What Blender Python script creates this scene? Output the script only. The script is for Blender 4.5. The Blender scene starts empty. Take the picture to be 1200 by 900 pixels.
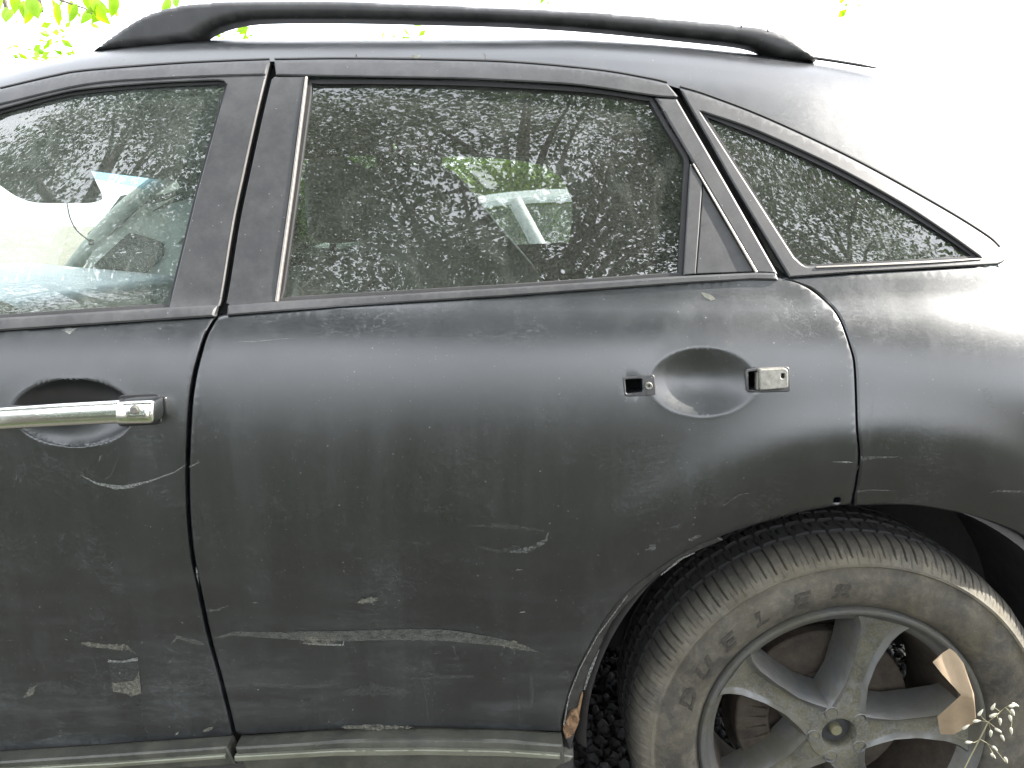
import bpy, bmesh, math, random
import numpy as np
from mathutils import Vector, Matrix
from mathutils.geometry import delaunay_2d_cdt
random.seed(7)
rng = np.random.default_rng(7)
S = bpy.context.scene
COL = S.collection
R = math.radians
# ------------------------------------------------------------ camera
CAM = (0.0, -1.11, 1.233)
PITCH = 12.0
cam_data = bpy.data.cameras.new('camera')
cam = bpy.data.objects.new('camera', cam_data)
COL.objects.link(cam)
cam.location = CAM
cam.rotation_euler = (R(90 - PITCH), 0, 0)
cam_data.sensor_width = 36
cam_data.lens = 36 * 880 / 1200
cam_data.clip_start = 0.05
cam_data.clip_end = 3000
S.camera = cam
# ------------------------------------------------------------ sky, sun, exposure
SUN_DIR = Vector((0.80, 0.06, 0.60)).normalized()
el = math.asin(SUN_DIR.z)
az = math.atan2(SUN_DIR.x, SUN_DIR.y)
W = bpy.data.worlds.new('World')
S.world = W
W.use_nodes = True
nt = W.node_tree
nt.nodes.clear()
N = nt.nodes.new
sky = N('ShaderNodeTexSky'); sky.sky_type = 'NISHITA'; sky.sun_disc = False
sky.sun_elevation = el; sky.sun_rotation = az; sky.air_density = 1.0; sky.dust_density = 3.0
tc = N('ShaderNodeTexCoord')
no = N('ShaderNodeTexNoise'); no.inputs['Scale'].default_value = 1.6; no.inputs['Detail'].default_value = 5
rp = N('ShaderNodeMapRange'); rp.inputs[1].default_value = .25; rp.inputs[2].default_value = .6
rp.inputs[3].default_value = .55; rp.inputs[4].default_value = .95
mx = N('ShaderNodeMix'); mx.data_type = 'RGBA'
mx.inputs[7].default_value = (11.0, 11.4, 12.0, 1)       # bright thin cloud
bg = N('ShaderNodeBackground'); bg.inputs[1].default_value = 0.12
ou = N('ShaderNodeOutputWorld')
lk = nt.links.new
lk(tc.outputs['Generated'], no.inputs['Vector']); lk(no.outputs[0], rp.inputs[0]); lk(rp.outputs[0], mx.inputs[0])
lk(sky.outputs[0], mx.inputs[6]); lk(mx.outputs[2], bg.inputs[0]); lk(bg.outputs[0], ou.inputs[0])
sun_d = bpy.data.lights.new('sun', 'SUN')
sun_d.energy = 4.8; sun_d.angle = R(0.5); sun_d.color = (1, .95, .87)
sun = bpy.data.objects.new('sun', sun_d); COL.objects.link(sun)
sun.rotation_euler = SUN_DIR.to_track_quat('Z', 'Y').to_euler()
sun.location = (4, 4, 8)
S.view_settings.view_transform = 'Standard'
S.view_settings.look = 'None'
S.view_settings.gamma = 1
S.view_settings.exposure = 2.0
S.cycles.max_bounces = 8
S.cycles.transparent_max_bounces = 16
S.cycles.caustics_reflective = False
S.cycles.caustics_refractive = False

# ------------------------------------------------------------ materials
class Mat:
    def __init__(s, name):
        s.m = bpy.data.materials.new(name); s.m.use_nodes = True
        s.t = s.m.node_tree; s.t.nodes.clear()
        s.out = s.t.nodes.new('ShaderNodeOutputMaterial')
        s.co = s.t.nodes.new('ShaderNodeTexCoord').outputs['Object']
    def n(s, typ, **kw):
        x = s.t.nodes.new('ShaderNode' + typ)
        for k, v in kw.items():
            if k.startswith('i_'):
                key = k[2:]
                key = int(key) if key.isdigit() else key.replace('_', ' ')
                x.inputs[key].default_value = v
            else: setattr(x, k, v)
        return x
    def l(s, a, b): s.t.links.new(a, b)
    def noise(s, scale, detail=4, rough=.55, vec=None, dist=0):
        x = s.n('TexNoise', i_Scale=scale, i_Detail=detail, i_Roughness=rough, i_Distortion=dist)
        s.l(vec or s.co, x.inputs['Vector']); return x.outputs[0]
    def stretch(s, sc, rot=(0, 0, 0)):
        x = s.n('Mapping'); x.inputs['Scale'].default_value = sc; x.inputs['Rotation'].default_value = rot
        s.l(s.co, x.inputs[0]); return x.outputs[0]
    def ramp(s, fac, a, b, lo=0., hi=1.):
        x = s.n('MapRange', i_1=a, i_2=b, i_3=lo, i_4=hi); s.l(fac, x.inputs[0]); return x.outputs[0]
    def mix(s, fac, a, b):
        x = s.n('Mix', data_type='RGBA')
        for k, v in ((0, fac), (6, a), (7, b)):
            if isinstance(v, (int, float)): x.inputs[k].default_value = v
            elif isinstance(v, tuple): x.inputs[k].default_value = (*v, 1)
            else: s.l(v, x.inputs[k])
        return x.outputs[2]
    def math(s, op, a, b=0.):
        x = s.n('Math', operation=op)
        for k, v in ((0, a), (1, b)):
            if isinstance(v, (int, float)): x.inputs[k].default_value = v
            else: s.l(v, x.inputs[k])
        return x.outputs[0]
    def bsdf(s, color=(.5, .5, .5), rough=.5, metal=0., bump=None, bstr=.3, bdist=.001, **kw):
        x = s.n('BsdfPrincipled')
        for k, v in (('Base Color', color), ('Roughness', rough), ('Metallic', metal)):
            if isinstance(v, tuple): x.inputs[k].default_value = (*v, 1)
            elif isinstance(v, (int, float)): x.inputs[k].default_value = v
            else: s.l(v, x.inputs[k])
        for k, v in kw.items():
            k = k.replace('_', ' ')
            if isinstance(v, (int, float)): x.inputs[k].default_value = v
            elif isinstance(v, tuple): x.inputs[k].default_value = v
            else: s.l(v, x.inputs[k])
        if bump is not None:
            b = s.n('Bump', i_Strength=bstr, i_Distance=bdist)
            s.l(bump, b.inputs['Height']); s.l(b.outputs[0], x.inputs['Normal'])
        s.l(x.outputs[0], s.out.inputs[0]); return x

def specks(m, scale, size, keep):
    v = m.n('TexVoronoi', i_Scale=scale); m.l(m.co, v.inputs['Vector'])
    a = m.math('LESS_THAN', v.outputs['Distance'], size)
    sp = m.n('SeparateColor'); m.l(v.outputs['Color'], sp.inputs[0])
    return m.math('MULTIPLY', a, m.math('LESS_THAN', sp.outputs[0], keep))

def mat_paint(name='weathered_black_paint', dust=1.):
    m = Mat(name)
    big = m.ramp(m.noise(2.2, 5, .6), .35, .7)
    streak = m.ramp(m.noise(13, 7, .7, m.stretch((1, 1, .10))), .46, .70)
    low = m.n('SeparateXYZ'); m.l(m.co, low.inputs[0])
    lowf = m.ramp(low.outputs[2], .78, .36, 0, 1)          # road dirt is thicker towards the sill
    lowd = m.math('MULTIPLY', lowf, m.ramp(m.noise(14, 8, .72, m.stretch((.35, 1, 1.4))), .47, .66))
    fine = m.ramp(m.noise(330, 3, .8), .42, .72)
    scr = m.ramp(m.noise(28, 7, .8, m.stretch((1, 1, 2.6), (0, .3, 0)), 1.2), .62, .76)
    d = m.math('MULTIPLY', m.math('ADD', m.math('MULTIPLY', big, .35), m.math('MULTIPLY', streak, .42)), .6)
    d = m.math('ADD', d, m.math('MULTIPLY', fine, .22))
    d = m.math('ADD', d, m.math('MULTIPLY', lowd, .7))
    d = m.math('ADD', d, m.math('MULTIPLY', scr, .45))
    n1_ = m.noise(26, 6, .6, m.stretch((1, 1, 1.5), (0, .4, 0)), .8); n2_ = m.noise(60, 5, .65, m.stretch((.6, 1, 1.6), (0, -.5, 0)), .5)
    hair = m.math('MULTIPLY', m.math('LESS_THAN', m.math('ABSOLUTE', m.math('SUBTRACT', n1_, .5)), .0035), m.ramp(m.noise(9, 3), .52, .62))
    hair2 = m.math('MULTIPLY', m.math('LESS_THAN', m.math('ABSOLUTE', m.math('SUBTRACT', n2_, .5)), .006), m.ramp(m.noise(6.5, 4), .54, .63))
    blot = m.math('MULTIPLY', m.ramp(m.noise(75, 7, .8), .55, .68), m.ramp(m.noise(8, 4, .6), .45, .6))
    d = m.math('ADD', d, m.math('MULTIPLY', blot, .28))
    d = m.math('MULTIPLY', d, dust * .55)
    hairs = m.math('MAXIMUM', hair, hair2)
    d = m.math('MINIMUM', m.math('ADD', d, m.math('MULTIPLY', hairs, .75)), 1.5)
    col = m.mix(d, (.0042, .0052, .0068), (.040, .0440, .0475))
    sp = m.math('MAXIMUM', specks(m, 70, .09, .16), specks(m, 230, .15, .10))
    sp = m.math('MULTIPLY', sp, m.ramp(m.noise(5), .35, .6, .15, .9))
    col = m.mix(sp, col, (.12, .122, .115))
    ro = m.math('ADD', m.ramp(m.noise(3.5, 5), .3, .7, .24, .33), m.math('MULTIPLY', d, .45))
    m.bsdf(col, ro, bump=m.noise(900, 2), bstr=.10, bdist=.0004, IOR=1.8)
    return m.m

def mat_plain(name, col, rough=.5, metal=0., var=.25, sc=12., bump=.0, bsc=300, dustcol=None, dustamt=.3, **kw):
    m = Mat(name)
    c2 = tuple(min(1, x * (1 + var) + .003) for x in col); c1 = tuple(x * (1 - var) for x in col)
    c = m.mix(m.ramp(m.noise(sc, 6, .65), .3, .7), c1, c2)
    if dustcol:
        c = m.mix(m.math('MULTIPLY', m.ramp(m.noise(sc * 1.7, 8, .75), .38, .68), dustamt), c, dustcol)
        c = m.mix(m.math('MULTIPLY', specks(m, 150, .13, .07), .6), c, tuple(min(1, x * 2.2) for x in dustcol))
    m.bsdf(c, rough, metal, bump=m.noise(bsc, 4) if bump else None, bstr=bump, bdist=.001, **kw)
    return m.m

def mat_glass(name, tint, dust, dustcol=(.5, .53, .47), streakscale=6.):
    m = Mat(name)
    tr = m.n('BsdfTransparent'); tr.inputs[0].default_value = (*tint, 1)
    gl = m.n('BsdfGlossy', i_Roughness=.0); gl.inputs[0].default_value = (1, 1, 1, 1)
    fr = m.n('Fresnel', i_IOR=2.0)
    mx1 = m.n('MixShader'); m.l(fr.outputs[0], mx1.inputs[0]); m.l(tr.outputs[0], mx1.inputs[1]); m.l(gl.outputs[0], mx1.inputs[2])
    df = m.n('BsdfDiffuse'); df.inputs[0].default_value = (*dustcol, 1)
    f = m.math('ADD', m.ramp(m.noise(streakscale, 7, .65), .3, .75, .25, 1), m.ramp(m.noise(300, 3, .85), .44, .66, 0, 1.3))
    smear = m.ramp(m.noise(2.3, 3, .5, None, 2.5), .495, .52, 0, 1)
    smear2 = m.ramp(m.noise(2.3, 3, .5, None, 2.5), .545, .52, 0, 1)
    f = m.math('ADD', f, m.math('MULTIPLY', m.math('MULTIPLY', smear, smear2), .55))
    f = m.math('MULTIPLY', f, dust)
    f = m.math('ADD', f, m.math('MULTIPLY', specks(m, 130, .11, .10), .35))
    mx2 = m.n('MixShader'); m.l(f, mx2.inputs[0]); m.l(mx1.outputs[0], mx2.inputs[1]); m.l(df.outputs[0], mx2.inputs[2])
    m.l(mx2.outputs[0], m.out.inputs[0]); return m.m

def mat_smear(name, col, lo, hi, sc=90., amount=1., stretch=(1, 1, 1)):
    """a thin dirt, tape or scratch film whose cover is broken up by noise"""
    m = Mat(name)
    b = m.n('BsdfPrincipled', i_Roughness=.7); b.inputs['Base Color'].default_value = (*col, 1)
    tr = m.n('BsdfTransparent')
    f = m.math('MULTIPLY', m.ramp(m.noise(sc, 6, .75, m.stretch(stretch)), lo, hi), amount)
    x = m.n('MixShader'); m.l(f, x.inputs[0]); m.l(tr.outputs[0], x.inputs[1]); m.l(b.outputs[0], x.inputs[2])
    m.l(x.outputs[0], m.out.inputs[0]); return m.m

def mat_leaf(name, a, b, trans=.55, sc=6., rough=.5):
    m = Mat(name)
    c = m.mix(m.ramp(m.noise(sc, 3), .35, .65), a, b)
    d = m.n('BsdfPrincipled', i_Roughness=rough); m.l(c, d.inputs['Base Color'])
    t = m.n('BsdfTranslucent')
    hs = m.n('HueSaturation', i_Saturation=1.15, i_Value=1.5); m.l(c, hs.inputs['Color']); m.l(hs.outputs[0], t.inputs[0])
    x = m.n('MixShader', i_0=trans); m.l(d.outputs[0], x.inputs[1]); m.l(t.outputs[0], x.inputs[2])
    m.l(x.outputs[0], m.out.inputs[0]); return m.m

M = {}
M['paint'] = mat_paint()
M['trim'] = mat_plain('grey_black_plastic', (.019, .019, .021), .5, var=.12, bump=.12, bsc=700, dustcol=(.11, .11, .105), dustamt=.22)
M['seal'] = mat_plain('rubber_seal', (.012, .012, .013), .75, bump=.1)
M['dark'] = mat_plain('unlit_cavity', (.006, .006, .006), .9)
M['chrome'] = mat_plain('chrome', (.72, .72, .70), .12, 1., var=.05, sc=40, bump=.5, bsc=14, dustcol=(.3, .31, .3), dustamt=.15)
M['strip'] = mat_plain('bare_metal_strip', (.30, .275, .25), .35, .6, var=.15)
M['mould'] = mat_plain('dull_moulding', (.030, .031, .027), .42, .0, var=.3, sc=9, dustcol=(.10, .098, .078), dustamt=.6, bump=.2, bsc=250)
M['bright'] = mat_plain('dull_bright_trim', (.16, .165, .13), .36, .3, var=.15, sc=7, dustcol=(.10, .10, .07), dustamt=.6)
M['lip'] = mat_plain('bare_arch_lip', (.02, .02, .02), .5, .2, var=.5, sc=40, bump=.5, bsc=120, dustcol=(.08, .077, .07), dustamt=.5)
M['rust'] = mat_plain('orange_rust', (.11, .055, .026), .9, var=.6, sc=60, bump=.8, bsc=150, dustcol=(.24, .16, .09), dustamt=.8)
M['glass'] = mat_glass('tinted_dusty_glass', (.34, .38, .35), .045)
M['glass_front'] = mat_glass('front_dusty_glass', (.70, .745, .715), .08, (.50, .56, .50), 9.)
M['glass_hazy'] = mat_glass('sunlit_dusty_glass', (.45, .52, .46), .40, (.20, .23, .19))
M['glass_clear'] = mat_glass('clear_glass', (.90, .92, .91), .02)
M['band'] = mat_glass('blue_sun_band_glass', (.34, .58, .74), .03)
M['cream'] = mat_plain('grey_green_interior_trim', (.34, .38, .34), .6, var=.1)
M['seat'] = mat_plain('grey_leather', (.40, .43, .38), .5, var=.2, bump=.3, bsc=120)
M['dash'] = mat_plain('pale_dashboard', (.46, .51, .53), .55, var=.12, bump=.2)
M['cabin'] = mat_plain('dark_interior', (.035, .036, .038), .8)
M['liner'] = mat_plain('wheel_well_liner', (.020, .019, .020), .85, bump=.5, bsc=60, dustcol=(.06, .052, .045), dustamt=.5)
M['disc'] = mat_plain('rusty_brake_iron', (.024, .016, .012), .8, .1, var=.5, sc=25, bump=.5, bsc=90, dustcol=(.060, .050, .034), dustamt=.7)
M['paper'] = mat_plain('brown_kraft_paper', (.25, .185, .12), .75, var=.15, sc=30, bump=.3, bsc=80)
M['bolt'] = mat_plain('dusty_brass_cap', (.17, .16, .10), .55, .3, var=.2, sc=90)
M['cap'] = mat_plain('scuffed_grey_plastic', (.17, .165, .145), .5, .3, var=.35, sc=120, bump=.3)
M['white'] = mat_plain('white_car_paint', (.70, .73, .75), .25, var=.03)
M['lamp'] = mat_plain('red_lamp_plastic', (.35, .02, .02), .2)
M['headlamp'] = mat_plain('clear_lamp_plastic', (.6, .62, .65), .15, .3)
M['stalk'] = mat_plain('dry_straw', (.22, .20, .12), .7)
M['husk'] = mat_plain('pale_seed_husk', (.42, .40, .32), .6)
M['dryleaf'] = mat_plain('dry_leaf', (.40, .40, .34), .6, sc=80)
M['wire'] = mat_plain('grey_cable', (.10, .10, .10), .5)
def mat_bark():
    m = Mat('bark')
    v = m.noise(14, 8, .7, m.stretch((1, 1, .2)))
    m.bsdf(m.mix(v, (.05, .04, .03), (.17, .14, .11)), .9, bump=v, bstr=.9, bdist=.02); return m.m
M['bark'] = mat_bark()
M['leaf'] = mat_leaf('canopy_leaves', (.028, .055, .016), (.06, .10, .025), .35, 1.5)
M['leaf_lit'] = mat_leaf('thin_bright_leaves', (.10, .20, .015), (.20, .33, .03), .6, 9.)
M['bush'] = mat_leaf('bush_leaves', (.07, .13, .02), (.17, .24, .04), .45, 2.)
M['grass'] = mat_leaf('grass_blades', (.05, .085, .015), (.11, .14, .035), .4, 2.)

def mat_tyre():
    m = Mat('dusty_tyre_rubber')
    n1 = m.ramp(m.noise(11, 7, .65), .32, .66)
    n2 = m.ramp(m.noise(60, 6, .75), .45, .75)
    n3 = m.ramp(m.noise(7, 5, .6, None, 1.5), .35, .65)
    sep = m.n('SeparateXYZ'); m.l(m.co, sep.inputs[0])
    side = m.ramp(sep.outputs[1], .055, .002, .03, 1.)       # dried mud lies on the sidewall, less across the tread
    f = m.math('MULTIPLY', m.math('ADD', m.math('MULTIPLY', n1, .55), m.math('MULTIPLY', n2, .3)), side)
    f = m.math('ADD', f, m.math('MULTIPLY', side, .10))
    r_ = m.n('VectorMath', operation='LENGTH'); mp = m.n('Mapping'); mp.inputs['Scale'].default_value = (1, 0, 1); m.l(m.co, mp.inputs[0]); m.l(mp.outputs[0], r_.inputs[0])
    ring = m.math('MULTIPLY', m.ramp(r_.outputs['Value'], .324, .329), m.ramp(r_.outputs['Value'], .352, .340))
    f = m.math('ADD', f, m.math('MULTIPLY', ring, .28))
    dust = m.mix(n3, (.085, .073, .050), (.115, .104, .083))
    scuff = m.ramp(m.noise(30, 8, .8, m.stretch((1, 1, 1)), 1.2), .50, .66)
    f = m.math('ADD', f, m.math('MULTIPLY', m.math('MULTIPLY', scuff, side), .35)); stain = m.ramp(m.noise(16, 5, .6), .56, .66)
    f = m.math('MULTIPLY', f, m.math('SUBTRACT', 1.12, m.math('MULTIPLY', stain, .45)))
    m.bsdf(m.mix(f, (.011, .0105, .0105), dust), .8, bump=m.noise(140, 7, .75), bstr=.8, bdist=.0014); return m.m
M['tyre'] = mat_tyre()
def mat_mud():
    m = Mat('dried_mud_on_alloy')
    n1 = m.ramp(m.noise(22, 7, .7), .36, .62); n2 = m.ramp(m.noise(70, 7, .8, None, .6), .46, .6); n3 = m.ramp(m.noise(240, 4, .8), .48, .7)
    c = m.mix(n1, (.045, .042, .030), (.10, .092, .062)); c = m.mix(m.math('MULTIPLY', n2, .75), c, (.12, .122, .12)); c = m.mix(m.math('MULTIPLY', n3, .5), c, (.21, .195, .15))
    m.bsdf(c, m.ramp(n2, 0, 1, .85, .5), m.math('MULTIPLY', n2, .35), bump=n3, bstr=.6, bdist=.001); return m.m
M['mud'] = mat_mud()
M['letter'] = mat_plain('worn_raised_rubber', (.018, .016, .014), .7, var=.5, sc=70, bump=.4, dustcol=(.07, .06, .045), dustamt=.6)
def mat_alloy():
    m = Mat('dirty_alloy')
    n1 = m.ramp(m.noise(13, 8, .7), .36, .64)
    n2 = m.ramp(m.noise(110, 6, .8), .42, .7)
    mud = m.ramp(m.noise(8, 5, .6, None, 1), .45, .62)
    geo = m.n('NewGeometry'); sp = m.n('SeparateXYZ'); m.l(geo.outputs['Position'], sp.inputs[0])
    f = m.math('ADD', m.math('MULTIPLY', n1, .45), m.math('MULTIPLY', n2, .3))
    c = m.mix(f, (.115, .12, .125), (.12, .11, .088))
    c = m.mix(m.math('MULTIPLY', mud, .6), c, (.075, .067, .043))
    m.bsdf(c, m.ramp(m.math('ADD', f, mud), 0, 1.4, .36, .75), .55, bump=n2, bstr=.35, bdist=.0008); return m.m
M['alloy'] = mat_alloy()
def mat_ground(name, a, b, c, sc=3.):
    m = Mat(name)
    n = m.noise(sc, 8, .65); n2 = m.noise(90, 6, .8)
    col = m.mix(m.ramp(n, .35, .65), a, b); col = m.mix(m.ramp(n2, .5, .75), col, c)
    m.bsdf(col, .95, bump=n2, bstr=.8, bdist=.02); return m.m
M['ground'] = mat_ground('dusty_ground', (.12, .115, .09), (.20, .19, .15), (.28, .27, .24))
M['soil'] = mat_ground('shade_toned_leafy_soil', (.035, .034, .026), (.065, .062, .045), (.10, .095, .075))  # leafy soil, its colour darkened to stand in for tree shade
M['lane'] = mat_ground('pale_gravel_lane', (.34, .33, .30), (.42, .41, .38), (.5, .49, .46))
M['stone_shade_toned'] = mat_plain('shade_toned_gravel', (.014, .0135, .014), .85, var=.5, sc=30)  # gravel under the car, its shade put into the stone colour
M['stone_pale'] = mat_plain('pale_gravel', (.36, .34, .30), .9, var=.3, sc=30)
M['smear'] = mat_smear('grey_scraped_dirt', (.074, .075, .067), .24, .60, 75, .85, (1, 1, 1.6))
M['smear_pale'] = mat_smear('pale_residue', (.15, .147, .12), .36, .6, 150, .75)
M['smear_faint'] = mat_smear('faint_scuff', (.13, .135, .13), .42, .75, 160, .4, (1, 1, 3))
M['scratch'] = mat_smear('scratched_primer', (.20, .205, .195), .32, .58, 260, .75)
M['scratch_faint'] = mat_smear('faint_scratched_primer', (.16, .165, .16), .40, .66, 220, .7)

# ------------------------------------------------------------ body surface of the car (x to the tail, y into the car, z up)
CTRL = [(.20, .10), (.28, .05), (.33, .022), (.40, .020), (.50, .020), (.60, .014), (.70, .006), (.80, .001), (.90, .002), (.97, .009), (1.03, .022),
        (1.07, .038), (1.10, .057), (1.125, .076), (1.20, .108), (1.30, .153), (1.40, .200), (1.47, .238), (1.50, .260), (1.53, .290), (1.555, .335), (1.575, .41), (1.590, .53), (1.600, .70), (1.6045, .95)]
def catmull(pts, n=12):
    pts = [np.array(p, float) for p in pts]
    P = [2 * pts[0] - pts[1]] + pts + [2 * pts[-1] - pts[-2]]
    out = []
    for i in range(1, len(P) - 2):
        for k in range(n):
            t = k / n
            out.append(.5 * ((2 * P[i]) + (-P[i-1] + P[i+1]) * t + (2*P[i-1] - 5*P[i] + 4*P[i+1] - P[i+2]) * t*t + (-P[i-1] + 3*P[i] - 3*P[i+1] + P[i+2]) * t**3))
    out.append(P[-2]); return out
prof = np.array(catmull(CTRL, 16))
ZS = np.maximum.accumulate(prof[:, 0]) + np.arange(len(prof)) * 1e-7
YS = prof[:, 1]
WC = (0.566, 0.37)      # rear wheel centre (x, z)
def sm(t): t = np.clip(t, 0, 1); return t * t * (3 - 2 * t)
def drop(x):
    x = np.asarray(x, float)
    return .067 * (np.clip(-.4 - x, 0, 9) / .59) ** 2.6 + .09 * (np.clip(x - .1, 0, 9)) ** 1.25
def gplan(x):
    x = np.asarray(x, float)
    return .055 * np.clip(-1.2 - x, 0, 9) ** 2 * .6 + .15 * np.clip(x - .38, 0, .8) ** 2
def Ysurf(x, z):
    x = np.asarray(x, float); z = np.asarray(z, float)
    up = sm((z - 1.12) / .36)
    y = np.interp(z + drop(x) * up, ZS, YS)
    y = y + gplan(x) + up * (.09 * np.clip(x - .15, 0, 9) ** 2 + .05 * np.clip(-.5 - x, 0, 9) ** 2)
    for cx in (WC[0], WC[0] - 2.85):
        r = np.hypot(x - cx, z - WC[1])
        y = y - .008 * np.exp(-((r - .545) / .045) ** 2) * sm((z - .66) / .16) + .022 * np.clip((.500 - r) / .065, 0, 1.6) ** 1.2 * (.35 + .65 * sm((z - .55) / .2))
    y = y - .036 * sm((x - .45) / .6) * np.exp(-((z - .975) / .125) ** 2)
    return y
thp = R(PITCH)
def ray(u, v):
    a = (u - 600) / 880; b = (450 - v) / 880
    return np.array([a, math.cos(thp) + b * math.sin(thp), -math.sin(thp) + b * math.cos(thp)])
def P(u, v, off=0.):
    """photo position -> (x, z) where that line of sight meets the body side"""
    d = ray(u, v); o = np.array(CAM)
    t = np.linspace(.9, 2.4, 160)
    p = o[None] + d[None] * t[:, None]
    f = p[:, 1] - (Ysurf(p[:, 0], p[:, 2]) + off)
    i = int(np.argmax(f > 0)) if (f > 0).any() else 159
    a, b = t[max(i - 1, 0)], t[i]
    for _ in range(22):
        c = (a + b) / 2; q = o + d * c
        if q[1] - (float(Ysurf(q[0], q[2])) + off) > 0: b = c
        else: a = c
    q = o + d * b
    return (q[0], q[2])
def PY(u, v, y):
    d = ray(u, v); t = (y - CAM[1]) / d[1]
    return (CAM[0] + d[0] * t, CAM[2] + d[2] * t)

# ------------------------------------------------------------ mesh helpers
def link(name, me, mat, parent=None, smooth=True, ang=38):
    o = bpy.data.objects.new(name, me); COL.objects.link(o)
    if mat is not None and not me.materials: me.materials.append(mat)
    if smooth:
        me.shade_smooth()
        try: me.set_sharp_from_angle(angle=R(ang))
        except Exception: pass
    if parent: o.parent = parent
    return o
def from_bm(name, bm, mat, parent=None, smooth=True, ang=38):
    me = bpy.data.meshes.new(name); bm.normal_update(); bm.to_mesh(me); bm.free()
    return link(name, me, mat, parent, smooth, ang)
def pyd(name, v, f, mat, parent=None, smooth=True, ang=38):
    me = bpy.data.meshes.new(name); me.from_pydata([tuple(map(float, p)) for p in v], [], f); me.update()
    return link(name, me, mat, parent, smooth, ang)
def empty(name, loc, parent=None):
    o = bpy.data.objects.new(name, None); COL.objects.link(o); o.location = loc; o.empty_display_size = .1
    if parent: o.parent = parent
    return o
def tag(o, label, cat, group=None, kind=None):
    if label: o['label'] = label
    if cat: o['category'] = cat
    if group: o['group'] = group
    if kind: o['kind'] = kind
    return o
def dens(pts, step, closed=False):
    out = []; n = len(pts); rngi = range(n if closed else n - 1)
    for i in rngi:
        a = np.array(pts[i], float); b = np.array(pts[(i + 1) % n], float)
        k = max(1, int(math.ceil(np.linalg.norm(b - a) / step)))
        for j in range(k): out.append(a + (b - a) * j / k)
    if not closed: out.append(np.array(pts[-1], float))
    return out
def Cc(pts, n=8): return [tuple(p) for p in catmull(pts, n)]
def Ln(pts, step=14): return [tuple(p) for p in dens(pts, step)]
def px(*segs, off=0.):
    """join photo outlines into one loop on the body surface"""
    out = []
    for s in segs:
        for p in s:
            if not out or abs(p[0] - out[-1][0]) + abs(p[1] - out[-1][1]) > .6: out.append(p)
    if abs(out[0][0] - out[-1][0]) + abs(out[0][1] - out[-1][1]) < .6: out.pop()
    return [P(u, v, off) for u, v in out]
def inpoly(pts, poly):
    pts = np.asarray(pts); x, y = pts[:, 0], pts[:, 1]; c = np.zeros(len(pts), bool)
    q = np.asarray(poly); j = len(q) - 1
    for i in range(len(q)):
        xi, yi = q[i]; xj, yj = q[j]
        with np.errstate(divide='ignore', invalid='ignore'):
            k = ((yi > y) != (yj > y)) & (x < (xj - xi) * (y - yi) / (yj - yi + 1e-15) + xi)
        c ^= k; j = i
    return c
def segdist(pts, poly):
    pts = np.asarray(pts); d = np.full(len(pts), 9.); q = np.asarray(poly)
    for i in range(len(q)):
        a = q[i]; b = q[(i + 1) % len(q)]; ab = b - a; L = (ab @ ab) + 1e-12
        t = np.clip(((pts - a) @ ab) / L, 0, 1)
        d = np.minimum(d, np.hypot(*(pts - a - t[:, None] * ab).T))
    return d
def area(poly):
    q = np.asarray(poly); return .5 * np.sum(q[:, 0] * np.roll(q[:, 1], -1) - np.roll(q[:, 0], -1) * q[:, 1])
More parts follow.
